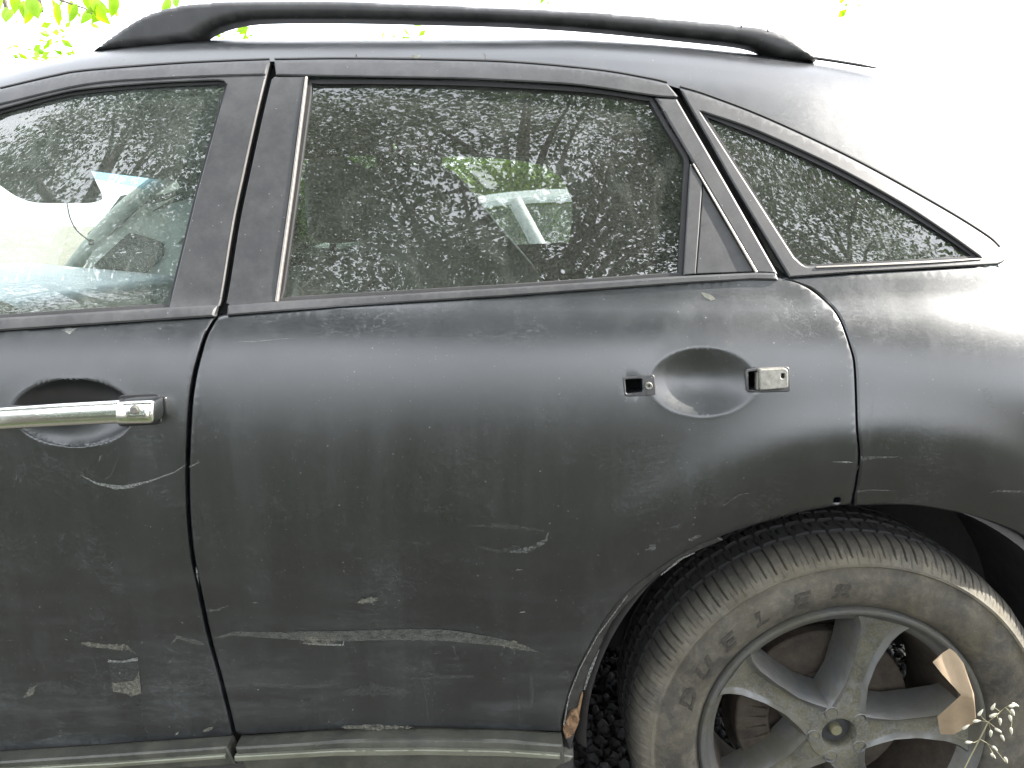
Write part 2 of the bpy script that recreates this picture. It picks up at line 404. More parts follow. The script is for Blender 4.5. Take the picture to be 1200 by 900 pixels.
def panel(name, poly, mat, parent=None, off=0., thick=.02, bevel=.003, grid=.022, surf=None, holes=(), push=None, extra=(), back=False, ang=27):
    """sheet that follows the body surface inside an outline, with rounded edges turned inwards"""
    surf = surf or (lambda x, z: Ysurf(x, z))
    if area(poly) < 0: poly = poly[::-1]
    hs = [h if area(h) < 0 else h[::-1] for h in holes]
    if bevel: poly = [tuple(p) for p in dens(poly, .02, True)]; hs = [[tuple(p) for p in dens(h, .02, True)] for h in hs]
    loops = [poly] + hs
    verts, edges = [], []
    for lp in loops:
        b = len(verts); verts += [tuple(p) for p in lp]
        edges += [(b + i, b + (i + 1) % len(lp)) for i in range(len(lp))]
    nb = len(verts)
    q = np.array(poly); mn, mxx = q.min(0), q.max(0)
    nx = max(2, int((mxx[0] - mn[0]) / grid)); nz = max(2, int((mxx[1] - mn[1]) / grid))
    gx, gz = np.meshgrid(np.linspace(mn[0], mxx[0], nx + 1)[:-1] + (mxx[0]-mn[0]) / nx / 2, np.linspace(mn[1], mxx[1], nz + 1)[:-1] + (mxx[1]-mn[1]) / nz / 2)
    g = np.stack([gx.ravel(), gz.ravel()], 1)
    if len(extra):
        ex = np.array(extra); g = g[np.min(np.hypot(g[:, None, 0] - ex[None, :, 0], g[:, None, 1] - ex[None, :, 1]), 1) > grid * .5]
        g = np.concatenate([ex, g])
    ring = []; redges = []
    if bevel:
        loops_d = [dens(lp, bevel * 2.2, True) for lp in loops]
        for lp in loops_d:
            a = np.array(lp); t = np.roll(a, -1, 0) - np.roll(a, 1, 0); t /= (np.linalg.norm(t, axis=1)[:, None] + 1e-12)
            ring.append(a + np.stack([-t[:, 1], t[:, 0]], 1) * bevel)
        own = np.concatenate([np.full(len(r_), k_) for k_, r_ in enumerate(ring)]); ring = np.concatenate(ring)
        dmin = np.min([segdist(ring, lp) for lp in loops], 0)
        ok = inpoly(ring, poly) & (dmin > bevel * .7); ids = np.where(ok)[0]; new = {int(o_): n_ for n_, o_ in enumerate(ids)}
        for k_ in range(len(loops)):
            idx = np.where(own == k_)[0]
            for a_, b_ in zip(idx, np.roll(idx, -1)):
                if ok[a_] and ok[b_]: redges.append((nb + new[int(a_)], nb + new[int(b_)]))
        ring = ring[ids]
    keep = inpoly(g, poly)
    for h in hs: keep &= ~inpoly(g, h)
    g = g[keep]
    if len(g):
        dmin = np.min([segdist(g, lp) for lp in loops], 0)
        g = g[dmin > max(bevel * 1.8, grid * .22)]
    allv = verts + [tuple(p) for p in ring] + [tuple(p) for p in g]
    vo, eo, fo, *_ = delaunay_2d_cdt([Vector(p) for p in allv], edges + redges, [], 0, 1e-6)
    vo = np.array([(p.x, p.y) for p in vo]); fo = np.array([list(f) for f in fo])
    cen = vo[fo].mean(1); k = inpoly(cen, poly)
    for h in hs: k &= ~inpoly(cen, h)
    fo = fo[k]
    y = surf(vo[:, 0], vo[:, 1]) + off
    if push is not None: y = y + push(vo[:, 0], vo[:, 1])
    bm = bmesh.new()
    bv = [bm.verts.new((vo[i, 0], y[i], vo[i, 1])) for i in range(len(vo))]
    for f in fo:
        a, b, c = f
        if (vo[b, 0]-vo[a, 0])*(vo[c, 1]-vo[a, 1]) - (vo[c, 0]-vo[a, 0])*(vo[b, 1]-vo[a, 1]) < 0: b, c = c, b
        try: bm.faces.new((bv[a], bv[b], bv[c]))
        except ValueError: pass
    bmesh.ops.delete(bm, geom=[v for v in bm.verts if not v.link_faces], context='VERTS')
    be = [e for e in bm.edges if len(e.link_faces) == 1]
    if thick:
        for v in {v for e in be for v in e.verts}: v.co.y += bevel * .8 if bevel else 0
        if back:
            ret = bmesh.ops.extrude_face_region(bm, geom=list(bm.faces))
            nv = [v for v in ret['geom'] if isinstance(v, bmesh.types.BMVert)]
            nvs = set(nv)
            for v in nv: v.co.y += thick
            # the extruded region is the back; faces keep opposite winding
            bmesh.ops.recalc_face_normals(bm, faces=bm.faces)
        else:
            ret = bmesh.ops.extrude_edge_only(bm, edges=be)
            for v in ret['geom']:
                if isinstance(v, bmesh.types.BMVert): v.co.y += thick
    o = from_bm(name, bm, mat, parent, True, ang)
    if thick and not back: m_ = o.modifiers.new('normals', 'WEIGHTED_NORMAL'); m_.keep_sharp = True; m_.weight = 90
    return o
def ribbon(pts, widths, step=4, jit=0.):
    """outline in photo units around a path; widths at both ends and between"""
    p = np.array(dens(pts, step)); n = len(p)
    w = np.interp(np.linspace(0, 1, n), np.linspace(0, 1, len(widths)), widths)
    t = np.gradient(p, axis=0); t /= np.linalg.norm(t, axis=1)[:, None] + 1e-9
    if jit: w = w * rng.uniform(1 - jit, 1 + jit, n) * np.clip(np.minimum(np.arange(n) + .35, n - .65 - np.arange(n)) / 3, .12, 1)
    nn = np.stack([-t[:, 1], t[:, 0]], 1)
    return [tuple(a) for a in p + nn * w[:, None] / 2] + [tuple(a) for a in (p - nn * w[:, None] / 2)[::-1]]
def film(name, outline, mat, parent, off=-.0007, grid=.012):
    return panel(name, [P(u, v) for u, v in outline], mat, parent, off=off, thick=0, bevel=0, grid=grid)
def box(bm, c, s, rot=None, bev=0.):
    r = bmesh.ops.create_cube(bm, size=1)
    vs = r['verts']
    bmesh.ops.scale(bm, vec=s, verts=vs)
    if bev: 
        es = {e for v in vs for e in v.link_edges}
        rr = bmesh.ops.bevel(bm, geom=list(es), offset=bev, segments=3, affect='EDGES', profile=.6)
        vs = list({v for f in rr['faces'] for v in f.verts} | {v for v in vs if v.is_valid})
        seen = set(vs); st = list(vs)
        while st:
            v = st.pop()
            for e in v.link_edges:
                w = e.other_vert(v)
                if w not in seen: seen.add(w); st.append(w)
        vs = list(seen)
    if rot is not None: bmesh.ops.rotate(bm, cent=(0, 0, 0), matrix=rot, verts=vs)
    bmesh.ops.translate(bm, vec=c, verts=vs)
def boxo(name, c, s, mat, parent=None, rot=None, bev=.01):
    bm = bmesh.new(); box(bm, c, s, rot, bev); return from_bm(name, bm, mat, parent)
def tube(bm, pts, rads, seg=8, cap=True):
    pts = [Vector(p) for p in pts]; rings = []
    for i, p in enumerate(pts):
        t = (pts[min(i + 1, len(pts) - 1)] - pts[max(i - 1, 0)]).normalized()
        a = t.cross(Vector((0, 0, 1)) if abs(t.z) < .9 else Vector((1, 0, 0))).normalized(); b = t.cross(a)
        rings.append([bm.verts.new(p + (a * math.cos(6.2832 * k / seg) + b * math.sin(6.2832 * k / seg)) * rads[i]) for k in range(seg)])
    for i in range(len(rings) - 1):
        for k in range(seg):
            bm.faces.new((rings[i][k], rings[i][(k+1) % seg], rings[i+1][(k+1) % seg], rings[i+1][k]))
    if cap:
        try: bm.faces.new(rings[0][::-1]); bm.faces.new(rings[-1])
        except ValueError: pass
def tubeo(name, pts, rads, mat, parent=None, seg=8):
    bm = bmesh.new(); tube(bm, pts, rads, seg); bmesh.ops.recalc_face_normals(bm, faces=bm.faces)
    return from_bm(name, bm, mat, parent)
def lathe(profile, seg, rfun=None, a0=0., a1=2 * math.pi):
    """profile of (radius, y) turned about the y axis; local coordinates"""
    closed = abs(a1 - a0 - 2 * math.pi) < 1e-6
    A = a0 + (a1 - a0) * np.arange(seg + (0 if closed else 1)) / seg
    pr = np.array(profile); n = len(pr); na = len(A)
    rr = np.repeat(pr[:, 0][:, None], na, 1); yy = np.repeat(pr[:, 1][:, None], na, 1)
    if rfun is not None: rr, yy = rfun(rr, yy, A)
    v = np.stack([rr * np.cos(A)[None], yy, rr * np.sin(A)[None]], -1).reshape(-1, 3)
    f = []
    for i in range(n - 1):
        for k in range(na if closed else na - 1):
            k2 = (k + 1) % na
            f.append((i*na + k, (i+1)*na + k, (i+1)*na + k2, i*na + k2))
    return v, f
def mirror(o, parent, name=None, yc=.95):
    """the same piece on the far side of the car"""
    me = o.data.copy()
    n = len(me.vertices); c = np.empty(n * 3); me.vertices.foreach_get('co', c)
    c = c.reshape(-1, 3); c[:, 1] = 2 * yc - c[:, 1]; me.vertices.foreach_set('co', c.ravel()); me.flip_normals(); me.update()
    q = bpy.data.objects.new(name or o.name.split('.')[0], me); COL.objects.link(q); q.parent = parent
    for md in o.modifiers: w_ = q.modifiers.new('normals', 'WEIGHTED_NORMAL'); w_.keep_sharp = True
    return q
# ------------------------------------------------------------ the black car
CAR = empty('parked_car', (-.86, .95, 0))
tag(CAR, 'weathered black crossover with a chrome front door handle, scraped rear door and missing rear handle', 'car')
_link0 = link
def link(name, me, mat, parent=None, smooth=True, ang=38):
    o = _link0(name, me, mat, parent, smooth, ang)
    if parent is CAR: o.matrix_parent_inverse = Matrix.Translation(-CAR.location)
    return o
def cmirror(o, parent, name=None):
    q = mirror(o, parent, name)
    if parent is CAR: q.matrix_parent_inverse = Matrix.Translation(-CAR.location)
    return q

# outlines read off as lines along the body side
DRIP_F = Cc([(0, 106), (60, 92), (100, 85), (200, 77), (260, 74), (316, 72)])
DRIP_R = Cc([(322, 72), (400, 71), (500, 72), (600, 75), (700, 84), (760, 94), (782, 99)])
DRIP_Q = Cc([(797, 104), (830, 114), (900, 141), (1000, 188), (1100, 243), (1155, 277), (1172, 292)])
GAP = Cc([(319, 74), (305, 132), (290, 200), (277, 262), (264, 342), (258, 362), (242, 390), (234, 414), (227, 443), (222, 483), (219.5, 547), (220.5, 600), (225, 650), (233, 690), (245, 747), (258, 795), (268, 835), (276, 868), (284, 886)], 6)
def shift(pts, dx): return [(a + dx, b) for a, b in pts]
def between(pts, v0, v1): return [p for p in pts if v0 <= p[1] <= v1]
GL_TOP_F = Cc([(0, 128), (60, 112), (100, 104.5), (180, 97.5), (255, 94)])

# --- front door
fd_top = Ln([(0, 387), (120, 379), (254, 370)])
fd_out = px(fd_top, shift(between(GAP, 371, 862), -2), Ln([(272, 863), (140, 872), (0, 881)]))
xt, zt = P(0, 387); xb, zb = P(0, 881)
fd_out = fd_out + [(-1.0, zb - .004), (-1.29, zb - .008), (-1.31, .7), (-1.31, zt - .03), (-1.0, zt - .012)]
def bowl(cu, cv, au, av, depth, ex_=1.0):
    cx, cz = P(cu, cv); ax = (P(cu + au, cv)[0] - P(cu - au, cv)[0]) / 2; azz = (P(cu, cv - av)[1] - P(cu, cv + av)[1]) / 2
    def push(x, z):
        r2 = ((x - cx) / ax) ** 2 + ((z - cz) / azz) ** 2
        return depth * np.clip(1 - r2, 0, 1) ** ex_ - .0005 * np.exp(-((np.sqrt(r2) - 1.05) / .05) ** 2)
    ex = []
    for rr, nn_ in ((0, 1), (.15, 8), (.3, 14), (.45, 22), (.6, 28), (.72, 36), (.82, 44), (.9, 52), (.955, 60), (.985, 66), (1.0, 70), (1.03, 70), (1.08, 70), (1.15, 60)):
        for k in range(nn_): ex.append((cx + ax * rr * math.cos(6.2832 * k / nn_), cz + azz * rr * math.sin(6.2832 * k / nn_)))
    return push, ex
b1, e1 = bowl(86, 484, 70, 39, .034, .8)
front_door = panel('front_door', fd_out, M['paint'], CAR, push=b1, extra=e1, grid=.016, ang=62)
# glass, mouldings, pillar trim
glo = px(GL_TOP_F, Ln([(262, 95), (266, 99)]), Ln([(266, 99), (232, 222), (198, 361)]), Ln([(198, 361), (100, 367), (0, 374)]))
FG = [(-.98, zt + .008), (-1.40, zt - .005), (-1.52, zt + .01), (-1.36, 1.21), (-1.12, 1.325), (-.95, 1.385)]
gl_open = glo + FG
door_glass = panel('window_glass', gl_open, M['glass_front'], front_door, off=.012, thick=0, bevel=0, grid=.03)
def grow(poly, d):
    a = np.array(poly); s = 1 if area(poly) > 0 else -1
    t = np.roll(a, -1, 0) - np.roll(a, 1, 0); t /= np.linalg.norm(t, axis=1)[:, None] + 1e-12
    return [tuple(p) for p in a + np.stack([t[:, 1], -t[:, 0]], 1) * d * s]
ff_out = px(DRIP_F, shift(between(GAP, 74, 360), -3), Ln([(255, 360), (197, 364), (100, 370), (0, 377)]))
ff_out = ff_out + [(-1.0, zt + .003), (-1.42, zt - .012), (-1.62, zt - .005), (-1.40, 1.235), (-1.13, 1.365), (-.97, 1.418)]
panel('window_frame', ff_out, M['trim'], front_door, off=-.001, thick=.012, bevel=.002, grid=.014, holes=[gl_open])
panel('window_seal', grow(gl_open, .002), M['seal'], front_door, off=.006, thick=.006, bevel=.001, grid=.03, holes=[grow(gl_open, -.006)])
belt = px(Ln([(0, 373), (100, 366.5), (197, 360.5), (256, 357.5)]), Ln([(256, 357.5), (252, 368)]), Ln([(253, 370.5), (120, 379.5), (0, 387.5)]))
belt = belt + [(-1.0, zt - .006), (-1.40, zt - .022), (-1.40, zt + .004), (-1.0, zt + .016)]
panel('belt_moulding', belt, M['trim'], front_door, off=-.006, thick=.012, bevel=.003, grid=.03)
# header band above the glass, a separate strip with its own seam
panel('header_trim', px(DRIP_F, Ln([(316, 72), (312, 88)]), Ln([(312, 88), (268, 89)]), Cc([(268, 89), (180, 93), (100, 100), (0, 123)])) + [(-.95, 1.398), (-.95, 1.422)],
      M['trim'], front_door, off=-.004, thick=.01, bevel=.0025, grid=.012)
m_l = px(Ln([(0, 881), (140, 872), (272, 863)]), Ln([(272, 863), (283, 884)]), Ln([(283, 884), (140, 893), (0, 903)])) 
m_l = m_l + [(-1.0, P(0, 903)[1] - .004), (-1.29, P(0, 903)[1] - .008), (-1.29, zb - .008), (-1.0, zb - .004)]
def mbulge(v0c, v1c, amt):
    return lambda x, z: Ysurf(x, z) - amt
ZM0 = P(140, 893)[1]; ZM1 = P(140, 872)[1]
def moulding_surf(x, z):
    # bulges outwards below a bevelled shoulder
    zc = .401 + .0 * x
    return Ysurf(x, z) - .024 * sm((zc - z + .0) / .022) 
panel('sill_moulding', m_l, M['mould'], front_door, surf=moulding_surf, off=-.003, thick=.03, bevel=.003, grid=.008)
# chrome line on the moulding
film_bright_f = ribbon([(0, 890), (140, 882), (272, 872)], [5.5, 5, 4])
panel('bright_strip', [P(u, v) for u, v in film_bright_f] , M['bright'], front_door, surf=moulding_surf, off=-.0085, thick=.008, bevel=.0015, grid=.03)
# chrome handle with its lock
hb = [(-70, 482), (0, 476.5), (70, 471.5), (142, 467.5), (142, 494), (70, 498), (0, 502), (-70, 507)]
hsurf = lambda x, z: Ysurf(x, z) - .030
def rounded(pts, r=4, n=4):
    out = []; a = [np.array(p, float) for p in pts]
    for i in range(len(a)):
        p0, p1, p2 = a[i-1], a[i], a[(i+1) % len(a)]
        u = (p0 - p1); w = (p2 - p1); ru = min(r, np.linalg.norm(u) * .4); u /= np.linalg.norm(u); rw = min(r, np.linalg.norm(w) * .4); w /= np.linalg.norm(w)
        for k in range(n + 1):
            t = k / n; out.append(tuple((1-t)**2 * (p1 + u * ru) + 2*t*(1-t) * p1 + t*t * (p1 + w * rw)))
    return out
def crown(cv_poly, amt):
    q = np.array(cv_poly)
    def f(x, z):
        d = segdist(np.stack([x, z], 1), q); return -amt * (1 - (1 - np.clip(d / .017, 0, 1)) ** 2)
    return f
def bar(name, st, mat, par, base_off, tip=None, depth=.013, expo=3.6, tilt=.16):
    """rounded bar along stations (u, v top, v bottom, scale) standing off the door skin"""
    V = []; F = []; K = 22
    for (u, t_, b_, sc_) in st:
        x0, z1 = P(u, t_, base_off); _, z0 = P(u, b_, base_off); zc = (z0 + z1) / 2; h = (z1 - z0) / 2 * sc_; yb = float(Ysurf(x0, zc)) + base_off
        for k in range(K):
            a = 2 * math.pi * k / K; c, d = math.cos(a), math.sin(a)
            V.append((x0, yb - depth * sc_ * math.copysign(abs(c) ** (2 / expo), c) + tilt * h * math.copysign(abs(d) ** (2 / expo), d), zc + h * math.copysign(abs(d) ** (2 / expo), d)))
    for i in range(len(st) - 1):
        for k in range(K): F.append((i*K+k, i*K+(k+1) % K, (i+1)*K+(k+1) % K, (i+1)*K+k))
    F.append(tuple(range(K))); F.append(tuple(range((len(st)-1)*K, len(st)*K))[::-1])
    bm = bmesh.new(); bv = [bm.verts.new(p) for p in V]
    for f in F: bm.faces.new([bv[k] for k in f])
    bmesh.ops.recalc_face_normals(bm, faces=bm.faces)
    return from_bm(name, bm, mat, par, True, 60)
hst = [(u, float(np.interp(u, [-70, 0, 70, 142], [482, 476.5, 471.5, 467.5])), float(np.interp(u, [-70, 0, 70, 142], [507, 502.5, 498.5, 495])), 1) for u in range(-70, 141, 10)]
bar('door_handle', hst + [(141, 467.6, 495, 1), (142, 467.6, 495, .96)], M['chrome'], front_door, -.030, depth=.012)
bar('lock_housing', [(143.2, 467.3, 495, .96), (144.2, 467.3, 495, 1), (160, 466.6, 494.6, 1), (176, 466, 494.2, 1), (181, 465.8, 494.1, .985), (183.5, 465.8, 494.1, .95), (185, 465.8, 494, .88), (185.8, 466, 494, .72)], M['chrome'], front_door, -.022, depth=.020, expo=5)
lc = P(159, 480, -.04)
v, f = lathe([(.0001, -.001), (.0045, -.001), (.0055, 0), (.0075, .0003), (.0075, .004)], 24)
k = pyd('lock_cylinder', v, f, M['cap'], front_door); k.location = (lc[0], float(Ysurf(lc[0], lc[1])) - .0432, lc[1])
panel('handle_gasket', [P(u, v) for u, v in rounded([(138, 463), (188, 461), (190, 497), (138, 500)], 7)], M['seal'], front_door, off=-.0015, thick=.004, bevel=.001, grid=.01)
boxo('handle_mount', (P(-60, 490)[0], float(Ysurf(-.8, .95)) - .012, P(-60, 490)[1]), (.05, .03, .035), M['chrome'], front_door)
# tape remnant, scratches
tape = film('tape_remnant', [(127, 773), (162, 771.5), (166, 806), (152, 814), (140, 812), (132, 805)], M['smear_faint'], front_door, grid=.006)
film('tape_remnant', [(131, 800), (145, 798.5), (158, 797), (163, 786), (166, 812), (154, 816), (147, 812), (133, 810)], M['smear_pale'], front_door, off=-.0011, grid=.006)
film('tape_remnant', ribbon([(127, 774), (144, 775), (162, 771.5)], [3.2, 2.2, 4.2]), M['scratch'], front_door, off=-.0015, grid=.006)
SCR_F = [([(95, 557), (115, 567), (145, 571), (175, 564), (205, 553), (220, 543)], [1.5, 3, 4, 2.5, 1.6, 1], 'scratch'),
         ([(108, 564), (135, 572), (160, 571)], [1, 3, 1], 'scratch'),
         ([(95, 753), (120, 757), (150, 759), (160, 766)], [5, 5, 7, 2], 'smear_pale'),
         ([(200, 756), (208, 746), (222, 750), (240, 755)], [2, 4, 5, 4], 'smear'),
         ([(30, 806), (60, 803), (90, 812)], [8, 12, 8], 'smear_faint'), ([(28, 817), (35, 812), (42, 803)], [3, 7, 5], 'smear_pale'),
         ([(72, 386), (82, 388), (91, 384)], [4, 7, 3], 'scratch'), ([(166, 815), (168, 845), (176, 868)], [1.5, 1.2, 1], 'smear_faint'),
         ([(238, 857), (250, 852)], [5, 8], 'smear_pale'), ([(50, 868), (80, 865)], [6, 10], 'smear_faint'),
         ([(205, 862), (210, 857)], [2, 3], 'smear_pale'), ([(168, 804), (200, 806), (240, 801)], [4, 5, 3], 'smear_faint'),
         ([(119, 566), (131, 556), (140, 533)], [.6, .8, .4], 'scratch_faint'), ([(220, 548), (235, 541)], [1, 2], 'scratch'),
         ([(116, 542), (118, 534), (121, 534)], [1.5, 1.5, 1], 'scratch'), ([(0, 750), (20, 750)], [3, 2], 'smear_faint'), ([(76, 748), (80, 750)], [3, 4], 'smear_pale')]
for p_, w_, m_ in SCR_F: film('scratch' if 'scr' in m_ else 'dirt_smear', ribbon(p_, w_, 2.2 if 'sm' in m_ else 4, .35 if 'sm' in m_ else .15), M[m_], front_door, grid=.01)

# --- rear door
LIP = Cc([(657, 858), (660, 838), (667, 812), (676, 788), (690, 760), (707, 730), (733, 697), (765, 672), (800, 649), (840, 631), (890, 614), (940, 601), (978, 594)], 6)
rd_top = Ln([(262, 369), (400, 357), (600, 344), (800, 329), (880, 324), (914, 325)])
rd_rear = Cc([(914, 325), (940, 333), (964, 350), (983, 372), (997, 408), (1002, 434), (1004.5, 500), (1007, 534), (1004, 563), (1000, 583)], 6)
rd_out = px(rd_top, rd_rear, Ln([(998, 592), (978, 594)]), LIP[::-1], Ln([(657, 858), (500, 853), (400, 855), (281, 862)]), shift(between(GAP, 368, 862), 2.2)[::-1])
b2, e2 = bowl(824, 448, 62, 40, .021, 1.3)
h1 = [P(u, v) for u, v in rounded([(733, 445), (752, 444), (753, 459), (734, 461)], 2)]
h2 = [P(u, v) for u, v in rounded([(877, 436), (890, 435), (890, 456), (878, 457)], 2)]
h3 = [P(u, v) for u, v in rounded([(978, 584), (985, 584), (985, 590), (978, 590)], 3)]
# a soft dent low in the middle of the door and faint waviness
dcx, dcz = P(430, 690)
def rdpush(x, z):
    y = b2(x, z)
    y = y + .0022 * np.exp(-((x - dcx) / .16) ** 2 - ((z - dcz) / .09) ** 2)
    y = y + .0010 * np.sin(x * 9 + z * 4) * np.exp(-((z - .75) / .2) ** 2)
    return y
rear_door = panel('rear_door', rd_out, M['paint'], CAR, push=rdpush, extra=e2, grid=.014, holes=[h1, h2, h3], ang=62)
GL_R = px(Cc([(362, 94.5), (450, 94.5), (550, 96.5), (650, 101.5), (705, 106), (764, 115)]), Ln([(764, 115), (784, 150)]), Cc([(784, 150), (798, 172), (806, 187), (806, 202)]), Ln([(806, 202), (799, 323)]), Ln([(799, 323), (600, 337), (326, 353)]), Ln([(326, 353), (345, 220), (362, 94.5)]))
panel('window_glass', GL_R, M['glass'], rear_door, off=.012, thick=0, bevel=0, grid=.03)
panel('window_seal', grow(GL_R, .003), M['seal'], rear_door, off=.005, thick=.008, bevel=.001, grid=.03, holes=[grow(GL_R, -.005)])
panel('pillar_trim', px(shift(between(GAP, 90, 356), 4), Ln([(268, 356), (270, 364)]), Ln([(270, 364), (323, 356)]), Ln([(323, 356), (341, 220), (358, 89.5)]), Ln([(358, 89.5), (322, 90)])), M['trim'], rear_door, off=-.0015, thick=.012, bevel=.002, grid=.03)
panel('bright_strip', px(ribbon([(359.5, 90), (343, 220), (324.5, 353)], [2.6, 2.8, 3])), M['strip'], rear_door, off=-.004, thick=.008, bevel=.0006, grid=.03)
panel('header_trim', px(DRIP_R, Ln([(782, 99), (794, 113)]), Cc([(792, 114.5), (768, 113), (700, 103), (650, 98), (550, 93), (450, 91), (324, 88.5)])), M['trim'], rear_door, off=-.004, thick=.012, bevel=.0025, grid=.012)
panel('belt_moulding', px(Ln([(268, 358), (326, 353.5), (600, 337), (800, 323.5), (886, 319.5), (908, 320)]), Ln([(908, 320), (911, 327)]), Ln([(911, 328), (880, 327.5), (800, 332), (600, 346.5), (400, 359), (267, 369.5)])), M['trim'], rear_door, off=-.005, thick=.012, bevel=.0025, grid=.03)
panel('rear_pillar_trim', px(Ln([(768, 114.5), (793, 116)]), Ln([(793, 116), (850, 214), (911, 321)]), Ln([(911, 321), (887, 320)]), Ln([(887, 320), (850, 255), (812, 190)]), Ln([(812, 190), (786, 146)])), M['trim'], rear_door, off=-.002, thick=.012, bevel=.003, grid=.02)
panel('bright_strip', px(ribbon([(812, 192), (850, 257), (886, 319)], [1.5, 2, 2.6])), M['strip'], rear_door, off=-.003, thick=.006, bevel=.0005, grid=.03)
panel('window_divider', px(Ln([(809, 192), (823, 214)]), Ln([(823, 214), (819, 270), (815, 321)]), Ln([(815, 321), (801, 322.5)]), Ln([(801, 322.5), (808, 202)])), M['trim'], rear_door, off=-.001, thick=.01, bevel=.0015, grid=.02)
panel('quarter_cover', px(Ln([(824.5, 218), (884, 318.5)]), Ln([(884, 318.5), (816.5, 321)]), Ln([(816.5, 321), (820.5, 270)])), M['trim'], rear_door, off=.002, thick=.01, bevel=.0012, grid=.02)
# flange strip along the arch, with rust at its foot
INNER = Cc([(668, 884), (675, 862), (677, 840), (688, 800), (704, 762), (722, 728), (755, 693), (786, 668), (815, 651), (850, 636)], 6)
OUTER = Cc([(660, 862), (661.5, 838), (668.5, 812), (677.5, 788), (691.5, 760), (708.5, 730), (734.5, 697.5), (766, 673.5), (801, 650.5), (842, 632)], 6)
panel('arch_flange', px(OUTER, INNER[::-1]), M['lip'], rear_door, off=.010, thick=.02, bevel=.002, grid=.012)
panel('bare_edge', px(ribbon([(685, 812), (692, 790), (703, 764)], [2, 3.5, 1])), M['scratch'], rear_door, off=.008, thick=.0, bevel=0, grid=.012)
panel('bare_edge', px(ribbon([(677, 842), (683, 815)], [4, 2])), M['rust'], rear_door, off=.006, thick=.006, bevel=.001, grid=.012)
panel('bare_edge', px(ribbon([(775, 677), (800, 657), (816, 650)], [1, 3, 1])), M['scratch'], rear_door, off=.008, thick=.0, bevel=0, grid=.012)
panel('bare_edge', px(ribbon([(660.5, 850), (667, 815), (680, 782), (700, 745), (735, 698)], [1.6, 1.3, 1.2, 1.2, 1])), M['scratch'], rear_door, off=-.0008, thick=.0, bevel=0, grid=.012)
def rmould(x, z): return Ysurf(x, z) - .024 * sm((.404 - z) / .022)
panel('sill_moulding', px(Ln([(282, 864), (400, 857), (500, 855), (600, 857), (658, 861)]), Ln([(658, 861), (661, 880)]), Ln([(661, 880), (645, 893), (560, 893), (480, 892), (380, 891)]), Ln([(380, 891), (294, 889), (283, 868)])), M['mould'], rear_door, surf=rmould, off=-.003, thick=.03, bevel=.003, grid=.008)
panel('bright_strip', [P(u, v) for u, v in ribbon([(283, 874), (400, 867.5), (500, 866.5), (590, 868), (655, 872)], [6, 6, 6.5, 6.5, 5])], M['bright'], rear_door, surf=rmould, off=-.0095, thick=.008, bevel=.0015, grid=.03)
# what is left of the handle
panel('handle_bracket', [P(u, v) for u, v in rounded([(729, 442), (767, 438.5), (769, 463), (732, 465)], 4)], M['trim'], rear_door, off=-.0012, thick=.003, bevel=.0012, grid=.006, holes=[grow(h1, .0005)], push=lambda x, z: 0 * x)
v, f = lathe([(.0001, .002), (.0022, .002), (.0024, -.001), (.0048, -.002), (.006, .0), (.006, .003)], 20)
q_ = P(760, 452); k = pyd('bracket_screw', v, f, M['cap'], rear_door); k.location = (q_[0], float(Ysurf(*q_)) - .0025, q_[1])
panel('handle_bracket', [P(u, v) for u, v in rounded([(873, 433), (891, 430), (925, 429.5), (926.5, 459), (891, 460), (875, 459)], 4)], M['trim'], rear_door, off=-.0012, thick=.003, bevel=.0012, grid=.006, holes=[grow(h2, .0005)])
cp = [P(u, v, -.012) for u, v in rounded([(890, 433), (921, 431.5), (924, 435), (924, 455), (891, 457.5)], 3)]
ch = [P(u, v, -.012) for u, v in rounded([(915.5, 438), (920, 438), (920, 443.5), (915.5, 443.5)], 2)]
panel('handle_cap', cp, M['cap'], rear_door, off=-.012, thick=.013, bevel=.0015, grid=.008, holes=[ch])
panel('handle_clip', [P(u, v) for u, v in [(886, 437), (891, 435), (891, 457), (886, 456)]], M['cap'], rear_door, off=-.004, thick=.01, bevel=.001, grid=.01)
